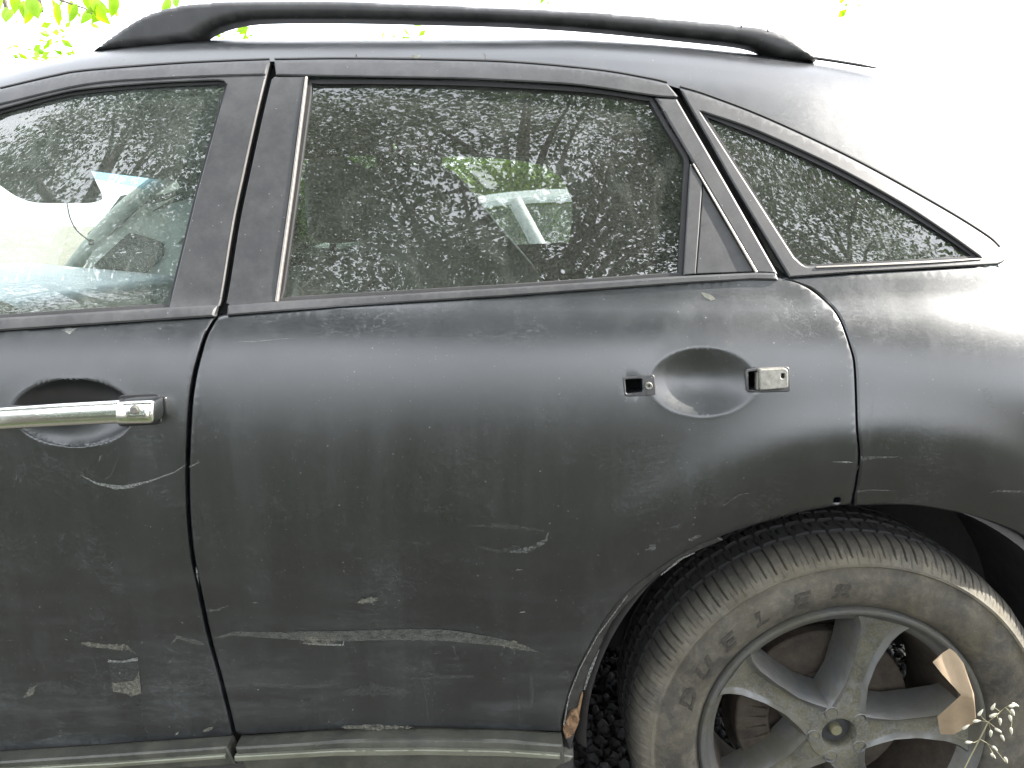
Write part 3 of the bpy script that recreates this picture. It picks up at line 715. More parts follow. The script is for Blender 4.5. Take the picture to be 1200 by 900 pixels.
SCR_R = [([(250, 748), (275, 742), (340, 745)], [2, 6, 9], 'smear'), ([(330, 744.5), (400, 745), (470, 743.5), (520, 744), (555, 748), (590, 753), (633, 764)], [9, 11, 12, 13, 13, 9, 1.5], 'smear'),
         ([(352, 747), (372, 748), (398, 748)], [13, 15, 11], 'smear_pale'), ([(352, 753.5), (375, 755), (402, 755.5), (404, 748)], [1.3, 1.6, 2.4, 1.5], 'scratch'), ([(352, 752), (354, 742), (366, 739)], [1.4, 1.2, .9], 'scratch'),
         ([(574, 752), (600, 755), (625, 762)], [6, 9, 3], 'smear_pale'),
         ([(695, 651), (730, 646), (770, 641), (800, 636), (822, 628)], [1.5, 4, 5, 5, 3], 'scratch_faint'), ([(720, 641), (760, 638), (790, 638), (822, 627)], [4, 3, 2.5, 3.5], 'scratch_faint'),
         ([(766, 647), (768, 660), (766.5, 673)], [1, 2.2, 1.5], 'scratch'),
         ([(545, 615), (590, 616), (640, 622)], [2, 6, 3], 'smear_faint'), ([(595, 647), (620, 644), (640, 633), (643, 622)], [2, 6, 5, 2], 'scratch_faint'), ([(560, 640), (585, 646), (610, 640)], [2, 5, 6], 'smear_faint'),
         ([(418, 706), (432, 703), (446, 701)], [4, 7, 5], 'smear_pale'), ([(240, 716), (255, 714), (269, 709)], [1.2, 3, .8], 'scratch_faint'),
         ([(296, 706), (303, 706)], [1.6, 1.2], 'scratch'), ([(260, 804), (300, 802), (350, 805), (400, 801)], [3, 5, 4, 3], 'smear_faint'),
         ([(480, 795), (520, 793), (560, 792)], [2, 5, 2], 'smear_faint'), ([(400, 812), (440, 808), (480, 812)], [8, 14, 8], 'smear_faint'),
         ([(497, 800), (500, 825), (503, 848)], [2, 1.6, 1], 'smear_faint'), ([(607, 812), (609, 840)], [2, 1], 'smear_faint'), ([(622, 790), (624, 815), (622, 830)], [3, 5, 2], 'smear_faint'),
         ([(652, 795), (662, 790), (668, 800)], [6, 12, 5], 'smear_faint'), ([(233, 684), (230, 664)], [1, 2.8], 'scratch'), ([(400, 852), (440, 852), (484, 852)], [4, 6, 3], 'smear_pale'),
         ([(975, 541), (1000, 541.5)], [1.2, 2.4], 'scratch'), ([(845, 594), (865, 580), (880, 577)], [1, 1.6, 1], 'scratch_faint'), ([(1004, 551), (1006, 545)], [2.5, 2], 'smear_pale'),
         ([(604, 668), (612, 667)], [1.5, 2.5], 'scratch'), ([(608, 717), (616, 717)], [2, 4], 'scratch'), ([(270, 401), (300, 400), (345, 396)], [1, 1.4, 1], 'scratch_faint')]
for p_, w_, m_ in SCR_R: film('scratch' if 'scr' in m_ else 'dirt_smear', ribbon(p_, w_, 2.2 if 'pale' in m_ or 'faint' in m_ else 3, .35 if 'pale' in m_ or 'faint' in m_ else .05), M[m_], rear_door, grid=.01)

# --- quarter panel behind the door
XC, ZC_ = P(1176, 302)
lipq = Cc([(1002, 593), (1060, 592), (1100, 597), (1140, 605.5), (1180, 619), (1200, 629)], 6)
le = P(1200, 629); a_e = math.atan2(le[1] - WC[1], le[0] - WC[0]); r_e = math.hypot(le[1] - WC[1], le[0] - WC[0])
arc = [(WC[0] + r * math.cos(a), WC[1] + r * math.sin(a)) for k in range(1, 19) for a, r in [(a_e + (R(-10) - a_e) * k / 18, r_e + (.45 - r_e) * k / 18)]]
ztop = P(1168, 312)[1]
qp = px(Ln([(917, 326), (1000, 321), (1100, 315.5), (1168, 312)])) + [(XC + .03, ztop + .001), (1.2, ztop - .01), (1.5, ztop - .05), (1.54, .9), (1.52, .33), (1.05, .30)] + arc[::-1] + \
     px(lipq)[::-1] + [P(u, v) for u, v in ([(1002.5, 584)] + [(a + 2.0, b) for a, b in rd_rear[::-1] if b > 336])]
quarter = panel('quarter_panel', qp, M['paint'], CAR, grid=.015)
for p_, w_, m_ in [([(1009, 537), (1025, 536), (1053, 535)], [5, 2.4, .8], 'scratch_faint'), ([(1004, 576), (1020, 574), (1048, 575)], [2.2, 2, .8], 'scratch_faint'), ([(1160, 577), (1170, 575), (1199, 576)], [1, 3, 2], 'scratch_faint'),
                   ([(1023, 470), (1020, 500), (1018, 520)], [2, 3, 2], 'smear_faint'), ([(1154, 455), (1160, 470), (1166, 478)], [6, 12, 5], 'smear_faint')]:
    film('scratch', ribbon(p_, w_), M[m_], quarter, grid=.01)
q_gl = px(Cc([(829, 137), (880, 157), (950, 188), (1000, 213), (1060, 247), (1110, 279), (1140, 300)]), Ln([(1140, 300), (1080, 304), (960, 310)]), Cc([(960, 310), (944, 310.5), (932, 300)], 4), Ln([(932, 300), (829, 137)]))
q_open = px(Cc([(820, 130.5), (880, 151), (950, 182), (1000, 207), (1060, 241), (1110, 274), (1149, 302)]), Ln([(1149, 302), (1080, 306), (960, 311.5)]), Cc([(960, 311.5), (943, 311.5), (930, 301)], 4), Ln([(930, 301), (820, 130.5)]))
q_out = px(DRIP_Q, Cc([(1172, 292), (1177, 299), (1176, 306), (1168, 310)], 4), Ln([(1168, 310), (1080, 315), (1000, 319.5), (925, 325)]), Ln([(925, 325), (860, 217), (797, 105)]))
qframe = panel('quarter_window', q_out, M['trim'], CAR, off=-.003, thick=.014, bevel=.0025, grid=.014, holes=[q_open])
panel('window_glass', q_open, M['glass'], qframe, off=.008, thick=0, bevel=0, grid=.03)
panel('window_seal', q_open, M['seal'], qframe, off=.003, thick=.004, bevel=.0, grid=.03, holes=[q_gl])
panel('bright_strip', px(ribbon(Cc([(1149, 303), (1100, 306), (1040, 309), (955, 313)]), [1, 2.2, 2.2, 1.4])), M['strip'], qframe, off=-.0052, thick=.005, bevel=.0004, grid=.03)
for seg in (DRIP_R, DRIP_Q, DRIP_F):
    off = [(a, b - 3.2) for a, b in seg]
    panel('drip_seal', px(ribbon(off, [1.6, 1.9, 1.6], 8)), M['seal'], CAR, off=-.002, thick=.006, bevel=.0005, grid=.04)
# dark jambs seen through the shut lines
panel('door_jamb', px(ribbon(GAP, [26] * 3, 10)), M['dark'], CAR, off=.024, thick=0, bevel=0, grid=.04)
panel('door_jamb', px(ribbon([(780, 96), (850, 214), (905, 318), (922, 332)], [20, 20, 20], 10)), M['dark'], CAR, off=.022, thick=0, bevel=0, grid=.04)
panel('door_jamb', px(ribbon(rd_rear, [14] * 3, 10)), M['dark'], CAR, off=.026, thick=0, bevel=0, grid=.04)
panel('shut_line_edge', px(ribbon([(a - 4.0, b) for a, b in between(GAP, 88, 350)], [1.2, 1.6, 1.2], 8)), M['strip'], front_door, off=-.0015, thick=.003, bevel=0, grid=.04)
# door cards and the dark inner shell
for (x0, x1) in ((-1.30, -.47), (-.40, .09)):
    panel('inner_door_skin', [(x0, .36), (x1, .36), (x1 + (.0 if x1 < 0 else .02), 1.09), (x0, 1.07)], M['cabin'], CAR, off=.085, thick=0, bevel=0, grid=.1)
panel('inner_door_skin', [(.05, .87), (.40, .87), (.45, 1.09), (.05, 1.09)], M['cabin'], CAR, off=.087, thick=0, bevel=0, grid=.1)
# rusty sill end and the sill below the doors
sx, sz = P(668, 872)
panel('sill_end', px([(663, 866), (672, 866), (677, 856), (679, 843), (676, 833), (669, 837), (663, 846), (660, 858)]), M['rust'], CAR, off=.003, thick=.05, bevel=.003, grid=.006, push=lambda x, z: .006 * np.sin(x * 260) * np.sin(z * 190))
panel('sill_end', px([(640, 894), (645, 886), (660, 882), (672, 884), (668, 889), (650, 896)]), M['cap'], CAR, off=-.006, thick=.02, bevel=.002, grid=.006)
boxo('sill', (-.60, .125, .285), (1.42, .16, .10), M['liner'], CAR, bev=.02)

# --- roof
drip_xz = [(-1.62, zt - .01), (-1.40, 1.235), (-1.13, 1.365), (-.97, 1.418)] + px(DRIP_F) + px(DRIP_R) + px(DRIP_Q) + [(XC - .004, ZC_ + .004)]
dx_ = np.array(drip_xz); o_ = np.argsort(dx_[:, 0]); dx_ = dx_[o_]
XR = XC - .012
xs = sorted([-1.60 + .06 * i for i in range(7)] + list(np.arange(-1.18, XR - .01, .035)) + [XR, XR + 1e-6] + list(np.arange(XC + .03, 1.42, .05)))
arcl = np.concatenate([[0], np.cumsum(np.hypot(np.diff(ZS), np.diff(YS)))])
def roofpt(x, s):
    zp = np.interp(s, arcl, ZS); yp = np.interp(s, arcl, YS)
    z = zp
    for _ in range(6): z = zp - float(drop(x)) * float(sm((z - 1.12) / .36))
    up = float(sm((z - 1.12) / .36)); kk = 1 - float(sm((yp - .3) / .64))
    y = yp + kk * (float(gplan(x)) + up * (.09 * max(x - .15, 0) ** 2 + .05 * max(-.5 - x, 0) ** 2))
    y += kk * (-.036 * float(sm((x - .45) / .6)) * math.exp(-((z - .975) / .125) ** 2))
    return (x, y, z)
rows = 27; V = []; F = []
for x in xs:
    zl = float(np.interp(x, dx_[:, 0], dx_[:, 1])) if x < XR + 5e-7 else ztop - .003 - .05 * max(0, (x - 1.2) / .3)
    zpl = zl + float(drop(x)) * float(sm((zl - 1.12) / .36)); s0 = float(np.interp(zpl, ZS, arcl))
    sK = float(np.interp(1.515 + .0 * x, ZS, arcl)); sK = max(sK, s0 + .012)
    q = roofpt(x, s0 - .002); V.append((q[0], q[1] + (.008 if x < XR + 5e-7 else 0), q[2]))
    for j in range(10): V.append(roofpt(x, s0 + (sK - s0) * j / 10))
    for j in range(rows - 11):
        t = j / (rows - 12); V.append(roofpt(x, sK + (arcl[-1] - sK) * t ** 1.3))
xs = list(xs)
for i in range(len(xs) - 1):
    for j in range(rows - 1):
        if XR - 1e-9 <= xs[i] < XR + 5e-7: continue
        if xs[i] < -1.19 and j > 3: continue           # in front of the header only the windscreen pillar
        a = i * rows + j; F.append((a, a + rows, a + rows + 1, a + 1))
bm = bmesh.new(); bv = [bm.verts.new(p) for p in V]
for q in F: bm.faces.new([bv[k] for k in q])
bmesh.ops.remove_doubles(bm, verts=bm.verts, dist=1e-5)
roof = from_bm('roof', bm, M['paint'], CAR, True, 60)
roofL = cmirror(roof, CAR, 'roof')
for o in (roof, roofL): o.data.materials[0] = M['paint']

# --- roof rail
rail_up = Cc([(105, 61.5), (118, 52), (140, 36), (160, 23), (180, 14), (210, 6), (250, 2), (300, 1), (400, 1), (500, 4.5), (600, 9), (700, 14), (790, 22), (850, 27.5), (895, 33), (925, 43), (944, 56), (958, 68)], 6)
rail_lo = Cc([(957, 71), (930, 69), (912, 66), (898, 60), (870, 51.5), (800, 43.5), (700, 33.5), (600, 27), (500, 24), (400, 22), (310, 22.5), (272, 27), (246, 36), (228, 48), (215, 51), (160, 57)], 6)
rail_xz = []
for p in rail_up + rail_lo:
    q = PY(p[0], p[1], .345)
    if not rail_xz or math.hypot(q[0] - rail_xz[-1][0], q[1] - rail_xz[-1][1]) > .002: rail_xz.append(q)
rq = np.array(rail_xz)
def rpush(x, z):
    d = segdist(np.stack([x, z], 1), rq); t = np.clip(d / .014, 0, 1); return .016 * (1 - np.sqrt(1 - (1 - t) ** 2))
rail = panel('roof_rail', rail_xz, M['trim'], CAR, surf=lambda x, z: .334 + .0 * x, thick=.03, bevel=.0, grid=.006, push=rpush, ang=75)
for u_ in (867, 898):
    a_ = PY(u_, 29.5 if u_ < 880 else 34, .345); b_ = PY(u_ + 1, 42 if u_ < 880 else 46, .345)
    tubeo('rail_joint', [(a_[0], .3375, a_[1]), (b_[0], .3375, b_[1])], [.0012, .0012], M['dark'], rail)
tubeo('rail_seam', [(a_[0], .347 + .0 * i_, a_[1]) for i_, a_ in enumerate([PY(u, v, .347) for u, v in Cc([(950, 67.5), (975, 71), (1003, 75.5), (1029, 80)], 4)])], [.0028] * 10 + [.0022, .0018, .0012], M['seal'], rail)
rail2 = cmirror(rail, CAR, 'roof_rail')

# --- far side
fdm = cmirror(front_door, CAR); rdm = cmirror(rear_door, CAR); qpm = cmirror(quarter, CAR); qfm = cmirror(qframe, CAR)
for src, dst in ((front_door, fdm), (rear_door, rdm), (quarter, qpm), (qframe, qfm)):
    for c in list(src.children):
        n0 = c.name.split('.')[0]
        if n0 in ('window_glass', 'window_frame', 'header_trim', 'belt_moulding', 'pillar_trim', 'rear_pillar_trim', 'quarter_cover', 'window_divider', 'sill_moulding', 'door_handle', 'lock_housing'):
            q = mirror(c, dst, n0)
            if n0 == 'window_glass': q.data.materials[0] = M['glass_hazy'] if src is front_door else M['glass_clear']
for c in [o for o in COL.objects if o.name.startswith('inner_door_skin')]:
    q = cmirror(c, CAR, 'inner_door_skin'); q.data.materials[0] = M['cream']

lin_h = [PY(u, v, 1.72) for u, v in Cc([(518, 184), (535, 183), (600, 187), (640, 195), (660, 212), (671, 236)], 4) + [(671, 236), (670, 262), (667, 284), (600, 287), (518, 290)][1:]]
panel('door_lining', [(-.46, .80), (1.30, .80), (1.25, 1.30), (1.0, 1.44), (.5, 1.50), (-.46, 1.50)], M['cabin'], CAR, surf=lambda x, z: 0 * x + 1.715, thick=.02, bevel=.004, grid=.2, holes=[lin_h], back=False)
# --- front of the car, outside the picture but there
ffp = [(-1.32, zt - .03), (-1.6, 1.065), (-2.0, 1.03), (-2.5, .965), (-2.9, .87), (-3.08, .74), (-3.1, .42), (-2.95, .30), (-2.74, .30)]
ffp += [(-2.284 + .44 * math.cos(a), .37 + .44 * math.sin(a)) for a in np.linspace(math.pi + .16, -.16, 30)] + [(-1.80, .33), (-1.32, .33)]
fender = panel('front_fender', ffp, M['paint'], CAR, grid=.05); cmirror(fender, CAR)
V = []; F = []; nx_, ny_ = 16, 16
for i in range(nx_ + 1):
    x = -3.05 + i / nx_ * 1.32; ze = float(np.interp(x, [-3.08, -2.9, -2.5, -2.0, -1.6], [.74, .87, .965, 1.03, 1.065])); ye = float(Ysurf(x, ze)) + .002
    for j in range(ny_ + 1):
        t = j / ny_ * 2 - 1; V.append((x - .16 * (1 - t * t) * (1 if i < 3 else .6), .95 + t * (.95 - ye), ze + .05 * (1 - t * t)))
for i in range(nx_):
    for j in range(ny_): a = i * (ny_ + 1) + j; F.append((a, a + 1, a + ny_ + 2, a + ny_ + 1))
pyd('bonnet', V, F, M['paint'], CAR)
boxo('front_bumper', (-3.14, .95, .56), (.22, 1.55, .46), M['paint'], CAR, bev=.08)
boxo('grille', (-3.262, .95, .66), (.03, .72, .18), M['chrome'], CAR, bev=.012)
for yy in (.30, 1.60): boxo('headlight', (-3.06, yy, .76), (.22, .30, .13), M['headlamp'], CAR, bev=.04)
boxo('rear_bumper', (1.50, .95, .52), (.20, 1.62, .40), M['paint'], CAR, bev=.07)
boxo('tailgate', (1.46, .95, .92), (.12, 1.50, .50), M['paint'], CAR, bev=.04)
for yy in (.22, 1.68): boxo('tail_light', (1.49, yy, .98), (.10, .22, .16), M['lamp'], CAR, bev=.03)
pyd('rear_window', [(1.40, .30, 1.50), (1.40, 1.60, 1.50), (1.53, 1.70, 1.14), (1.53, .20, 1.14)], [(0, 1, 2, 3)], M['glass'], CAR)
# windscreen with its blue sun band
def wsc(s, t):   # s: 0 base .. 1 header, t: -1 near .. 1 far
    bx = -1.70 - .24 * (1 - t * t); hx = -1.19 - .06 * (1 - t * t)
    by = .95 + t * .80; hy = .95 + t * .63; zb_ = 1.045 + .02 * (1 - t * t); zh = 1.405 + .045 * (1 - t * t)
    return (bx + (hx - bx) * s, by + (hy - by) * s, zb_ + (zh - zb_) * s + .035 * math.sin(math.pi * s))
def wgrid(name, s0, s1, mat, parent):
    V = [wsc(s0 + (s1 - s0) * i / 8, -1 + 2 * j / 14) for i in range(9) for j in range(15)]
    F = [(i*15+j, i*15+j+1, (i+1)*15+j+1, (i+1)*15+j) for i in range(8) for j in range(14)]
    return pyd(name, V, F, mat, parent)
ws = wgrid('windscreen', 0, .80, M['glass_clear'], CAR)
wgrid('sun_band', .80, 1.0, M['band'], ws)
for t in (-1, 1):
    c = [wsc(s / 6, t * 1.02) for s in range(7)]
    bm = bmesh.new(); tube(bm, c, [.028] * 7, 10); bmesh.ops.recalc_face_normals(bm, faces=bm.faces)
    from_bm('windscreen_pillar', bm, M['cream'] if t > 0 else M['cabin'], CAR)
# --- inside
boxo('floor_pan', (-.90, .95, .30), (1.90, 1.62, .06), M['liner'], CAR)
boxo('boot_floor', (.78, .95, .50), (1.35, .98, .05), M['liner'], CAR)
boxo('headlining_edge', (-1.17, .95, 1.425), (.09, 1.30, .085), M['cabin'], CAR)
bm = bmesh.new(); box(bm, (0, 0, 0), (.62, 1.52, .22), Matrix.Rotation(R(5), 3, 'Y'), .05); bmesh.ops.translate(bm, vec=(-1.53, .95, .965), verts=bm.verts); 
bmesh.ops.delete(bm, geom=[], context='VERTS'); dash = from_bm('dashboard', bm, M['dash'], CAR)
dash.location = (0, 0, 0)
boxo('dashboard_hood', (-1.38, .42, 1.06), (.20, .38, .07), M['dash'], CAR, bev=.03)
v, f = lathe([(.185 + .013 * math.cos(a), .013 * math.sin(a)) for a in np.linspace(0, 2 * math.pi, 9)], 36)
sw = pyd('steering_wheel', v, f, M['cabin'], CAR); sw.location = (-1.12, .48, .88); sw.rotation_euler = (0, R(-20), R(90))
boxo('firewall', (-1.80, .95, .62), (.06, 1.6, .60), M['cabin'], CAR)
def seat(x, y, tilt, name='front_seat'):
    s_ = boxo(name, (x, y, .58), (.50, .50, .16), M['seat'], CAR, bev=.05)
    boxo('backrest', (x + .25 + .1, y, .90), (.13, .48, .60), M['seat'], s_, None, .05)
    b = s_.children[0]; b.data.transform(Matrix.Translation((x + .24, y, .62)) @ Matrix.Rotation(R(tilt), 4, 'Y') @ Matrix.Translation((-(x + .30), -y, -.62)))
    boxo('headrest', (x + .42, y, 1.28), (.10, .26, .17), M['seat'], s_, None, .045)
    tubeo('headrest_post', [(x + .40, y - .06, 1.12), (x + .42, y - .06, 1.24)], [.007, .007], M['cabin'], s_)
    return s_
seat(-.78, .52, 16)
# far seat, tipped forward so that its wide back slants across the far window
fs = boxo('front_seat', (-.70, 1.38, .58), (.50, .50, .16), M['seat'], CAR, bev=.05)
panel('backrest', [(x, z) for x, z in rounded([(-.44, 1.40), (-.185, 1.405), (-.06, 1.25), (.105, 1.06), (.16, .70), (-.35, .64), (-.50, 1.0)], .05)], M['seat'], fs, surf=lambda x, z: 0 * x + 1.16, thick=.42, bevel=.02, grid=.06, back=True)
rs = boxo('rear_seat', (.50, .95, .60), (.46, 1.08, .18), M['seat'], CAR, bev=.05)
boxo('backrest', (.82, .95, .98), (.16, 1.30, .50), M['seat'], rs, Matrix.Identity(3), .05)
for yy in (.5, 1.4): boxo('headrest', (.86, yy, 1.30), (.10, .26, .15), M['seat'], rs, None, .04)
boxo('parcel_shelf', (1.12, .95, .86), (.5, 1.4, .04), M['cabin'], CAR)
panel('pillar_lining', [PY(u, v, 1.70) for u, v in [(226, 184), (300, 178), (300, 372), (95, 372), (100, 330), (96, 318), (108, 294), (150, 256), (190, 220)]], M['cream'], CAR, surf=lambda x, z: 0 * x + 1.70, thick=.03, bevel=.006, grid=.1, back=True)
panel('door_grille', [PY(u, v, 1.69) for u, v in rounded([(152, 272), (190, 284), (192, 300), (141, 347), (126, 334), (108, 312)], 5)], M['cabin'], CAR, surf=lambda x, z: 0 * x + 1.688, thick=.008, bevel=.002, grid=.1)
panel('door_grille', [PY(u, v, 1.69) for u, v in rounded([(188, 248), (232, 212), (232, 262), (207, 287)], 4)], M['seat'], CAR, surf=lambda x, z: 0 * x + 1.688, thick=.008, bevel=.002, grid=.1)
boxo('centre_pillar', (-.40, 1.70, 1.25), (.12, .04, .40), M['cream'], CAR, bev=.015)
# sun visor swung to the side window, with a cable hanging from it
vs_ = [PY(u, v, .27) for u, v in rounded([(-60, 120), (82, 158), (92, 190), (106, 214), (118, 233), (104, 238), (40, 238), (18, 230), (-20, 205), (-70, 180)], 12)]
visor = panel('sun_visor', vs_, M['cabin'], CAR, surf=lambda x, z: 0 * x + .27 + .25 * (z - 1.3), thick=.016, bevel=.004, grid=.05, back=True)
wp = [PY(u, v, .30) for u, v in Cc([(78, 236), (82, 255), (90, 270), (103, 281), (107, 284)], 4)]
tubeo('cable', [(a, .30, b) for a, b in wp], [.0012] * len(wp), M['wire'], visor, 6)
e_ = PY(107, 284, .30); boxo('cable_plug', (e_[0], .30, e_[1]), (.008, .006, .011), M['wire'], visor, None, .002)

# --- wheels
def side_y(r):
    return float(np.interp(r, [.245, .262, .285, .305, .326, .332, .345, .358, .368], [.012, -.004, -.012, -.013, -.010, -.0125, -.004, .012, .03]))
TP = [(.236, .022), (.243, .014), (.249, .008), (.256, .000), (.262, -.004), (.272, -.009), (.285, -.012), (.300, -.0135), (.312, -.0125), (.322, -.0095), (.3265, -.0100), (.329, -.0125), (.333, -.0125), (.3355, -.0095),
      (.341, -.0055), (.346, -.002), (.350, .003), (.355, .008), (.359, .014), (.363, .021), (.366, .029), (.368, .038), (.3695, .047), (.3700, .0495), (.3625, .051), (.3625, .058), (.3705, .0595),
      (.371, .075), (.3715, .092), (.3715, .0935), (.364, .095), (.364, .104), (.372, .1055), (.372, .125), (.372, .1265), (.364, .128), (.364, .137), (.3715, .1385), (.3715, .155), (.371, .172), (.3625, .1735), (.3625, .180), (.3705, .182),
      (.368, .20), (.362, .215), (.345, .232), (.30, .242), (.26, .232), (.24, .215)]
SEG = 960
def tread(rr, yy, A):
    k = np.arange(len(A)); ph = (k % 8); ph2 = ((k + 4) % 8)
    sh = (rr > .344) & (yy < .05)
    g1 = np.where(ph < 1, .0036 + .0012 * np.sin(k * 1.7), 0)[None] * sh
    ridge = (rr > .334) & (rr < .352) & (yy < .02)
    g2 = np.where((ph2 < 1), .0014, 0)[None] * ridge
    mid = (rr > .368) & (yy > .058) & (yy < .18)
    row = np.floor(yy / .034).astype(int)
    g3 = np.where(((k[None] + row * 5 + (yy * 300).astype(int)) % 12) < 2, .0055, 0) * mid
    wob = .0006 * np.sin(A * 37)[None]
    rr = rr - .006 * np.clip((rr - .34) / .03, 0, 1) - np.maximum(np.maximum(g1, g2), g3) + wob * (rr > .34)
    yy = yy + g1 * .35 * (yy < .02) + g2 * .6
    return rr, yy
v, f = lathe(TP, SEG, tread)
WH = empty('wheel', (WC[0] + .005, .03, WC[1] - .008), CAR); WH.matrix_parent_inverse = Matrix.Translation(-CAR.location)
tyre = pyd('tyre', v, f, M['tyre'], WH, True, 30)
# raised word on the sidewall
def letter(ch, ang0, r0, h, wsc_, mat, par):
    cu = bpy.data.curves.new('t', 'FONT'); cu.body = ch; cu.size = h * 1.38; cu.extrude = .0006; cu.align_x = 'CENTER'; cu.shear = .28; cu.offset = .0012; cu.resolution_u = 3
    to = bpy.data.objects.new('t', cu); COL.objects.link(to)
    bpy.context.view_layer.update()
    me = bpy.data.meshes.new_from_object(to.evaluated_get(bpy.context.evaluated_depsgraph_get()))
    bpy.data.objects.remove(to); bpy.data.curves.remove(cu)
    n = len(me.vertices); c = np.empty(n * 3); me.vertices.foreach_get('co', c); c = c.reshape(-1, 3)
    r = r0 + c[:, 1]; a = ang0 - c[:, 0] * wsc_ / r0; y = np.array([side_y(q) for q in r]) - .0011 - c[:, 2]
    me.vertices.foreach_set('co', np.stack([r * np.cos(a), y, r * np.sin(a)], 1).ravel()); me.update()
    return link('raised_letter', me, mat, par, False)
for ch, (u, v_) in zip('DUELER', ((790, 812), (812, 776), (842, 745), (885, 719), (932, 702), (980, 692))):
    q = PY(u, v_, .02); r_ = math.hypot(q[0] - WC[0], q[1] - WC[1])
    letter(ch, math.atan2(q[1] - WC[1], q[0] - WC[0]), .275, .026, 1.45, M['letter'], WH)
# rim
RP = [(.2465, .030), (.2485, .014), (.2475, .004), (.2445, -.0005), (.2400, -.001), (.2365, .001), (.2335, .006), (.2300, .012), (.2260, .0155), (.2210, .018), (.2165, .025), (.2130, .040), (.2080, .065), (.203, .10), (.200, .15), (.206, .19), (.225, .215), (.240, .22)]
v, f = lathe(RP[:11], 160); rim = pyd('rim', v, f, M['alloy'], WH, True, 40)
v, f = lathe(RP[10:], 120); pyd('rim_barrel', v, f, M['disc'], WH, True, 40)
def spoke(a0):
    secs = []; nr = 20
    for i in range(nr + 1):
        t = i / nr; r = .046 + (.2245 - .046) * t
        w = float(np.interp(t, [0, .12, .3, .55, .8, .93, 1], [.036, .029, .022, .0235, .031, .040, .052]))
        yb = float(np.interp(t, [0, .2, .5, .8, 1], [.017, .019, .022, .018, .013]))
        ch_ = float(np.interp(t, [0, .12, .3, .8, 1], [.0, .004, .012, .010, .002]))
        sec = [(-w - .014, yb + .055), (-w - .010, yb + .028), (-w - .003, yb + .010), (-w * .97, yb + .001), (-w * .88, yb - .0022), (-w * .76, yb - .0005), (-w * .60, yb + ch_ * .6), (-w * .4, yb + ch_), (0, yb + ch_ * 1.08)]
        sec = sec + [(-a, b) for a, b in sec[-2::-1]]
        secs.append([(r, s, y) for s, y in sec])
    ca, sa = math.cos(a0), math.sin(a0); V = []
    for sec in secs:
        for r, s, y in sec: V.append((r * ca - s * sa, y, r * sa + s * ca))
    n = len(secs[0]); F = [(i*n+j, i*n+j+1, (i+1)*n+j+1, (i+1)*n+j) for i in range(nr) for j in range(n - 1)]
    o = pyd('spoke', V, F, M['alloy'], WH, True, 50); o.data.materials.append(M['mud'])
    for i_, pl in enumerate(o.data.polygons):
        if 6 <= i_ % (n - 1) <= n - 8: pl.material_index = 1
    return o
for k in range(5): spoke(R(76 + 72 * k))
# hub face with bore and bolt pockets
v, f = lathe([(.030, .075), (.028, .030), (.0285, .019), (.031, .0155), (.040, .0145), (.052, .016), (.058, .024), (.060, .06), (.060, .085)], 60)
pyd('hub', v, f, M['mud'], WH, True, 40)
v, f = lathe([(.0001, .036), (.018, .036), (.0285, .038)], 40); pyd('hub_bore', v, f, M['cabin'], WH)
v, f = lathe([(.0001, .024), (.0090, .0245), (.0105, .027), (.0105, .045)], 28); pyd('centre_cap', v, f, M['bolt'], WH)
for k in range(5):
    a = R(76 + 36 + 72 * k); v, f = lathe([(.0001, .0165), (.006, .017), (.0075, .019), (.0075, .05)], 6 if k % 2 else 20)
    o = pyd('wheel_nut', v, f, M['bolt'] if k % 2 else M['alloy'], WH, False); o.location = (.045 * math.cos(a), 0, .045 * math.sin(a))
    v, f = lathe([(.0085, .05), (.0090, .0175), (.0110, .0140), (.0125, .0152)], 24); o = pyd('nut_seat', v, f, M['cabin'] if False else M['alloy'], WH); o.location = (.045 * math.cos(a), 0, .045 * math.sin(a))
v, f = lathe([(.07, .095), (.075, .088), (.154, .088), (.156, .091), (.156, .112), (.07, .114)], 90); pyd('brake_disc', v, f, M['disc'], WH, True, 30)
v, f = lathe([(.0001, .075), (.070, .075), (.078, .085), (.078, .13)], 48); pyd('disc_bell', v, f, M['disc'], WH)
v, f = lathe([(.05, .135), (.165, .13), (.178, .115), (.180, .10)], 40, None, R(62), R(215)); pyd('dust_shield', v, f, M['disc'], WH)
bm = bmesh.new(); 
for k in range(6):
    a = R(158 + k * 9); box(bm, (.135 * math.cos(a), .098, .135 * math.sin(a)), (.062, .065, .035), Matrix.Rotation(-a, 3, 'Y'), .006)
from_bm('brake_caliper', bm, M['disc'], WH)
v, f = lathe([(.0001, .13), (.045, .13), (.045, .9)], 16); pyd('axle', v, f, M['liner'], WH)
def copy_wheel(loc, rz):
    w = WH.copy(); COL.objects.link(w); w.location = loc; w.rotation_euler = (0, 0, rz); w.parent = CAR; w.matrix_parent_inverse = Matrix.Translation(-CAR.location)
    for c in list(WH.children):
        q = c.copy(); COL.objects.link(q); q.parent = w
copy_wheel((WC[0] - 2.845, .03, .362), 0); copy_wheel((WC[0] + .005, 1.87, .362), math.pi); copy_wheel((WC[0] - 2.845, 1.87, .362), math.pi)
# wheel-arch liners
for cx in (WC[0], WC[0] - 2.85):
    v, f = lathe([(.437, .040), (.452, .055), (.458, .09), (.45, .20), (.445, .34), (.40, .345), (.30, .35), (.17, .352)], 60, None, R(-4), R(184))
    L = pyd('arch_liner', v, f, M['liner'], CAR, True, 60); L.location = (cx, 0, .37); cmirror(L, CAR).location = (cx, 0, .37)

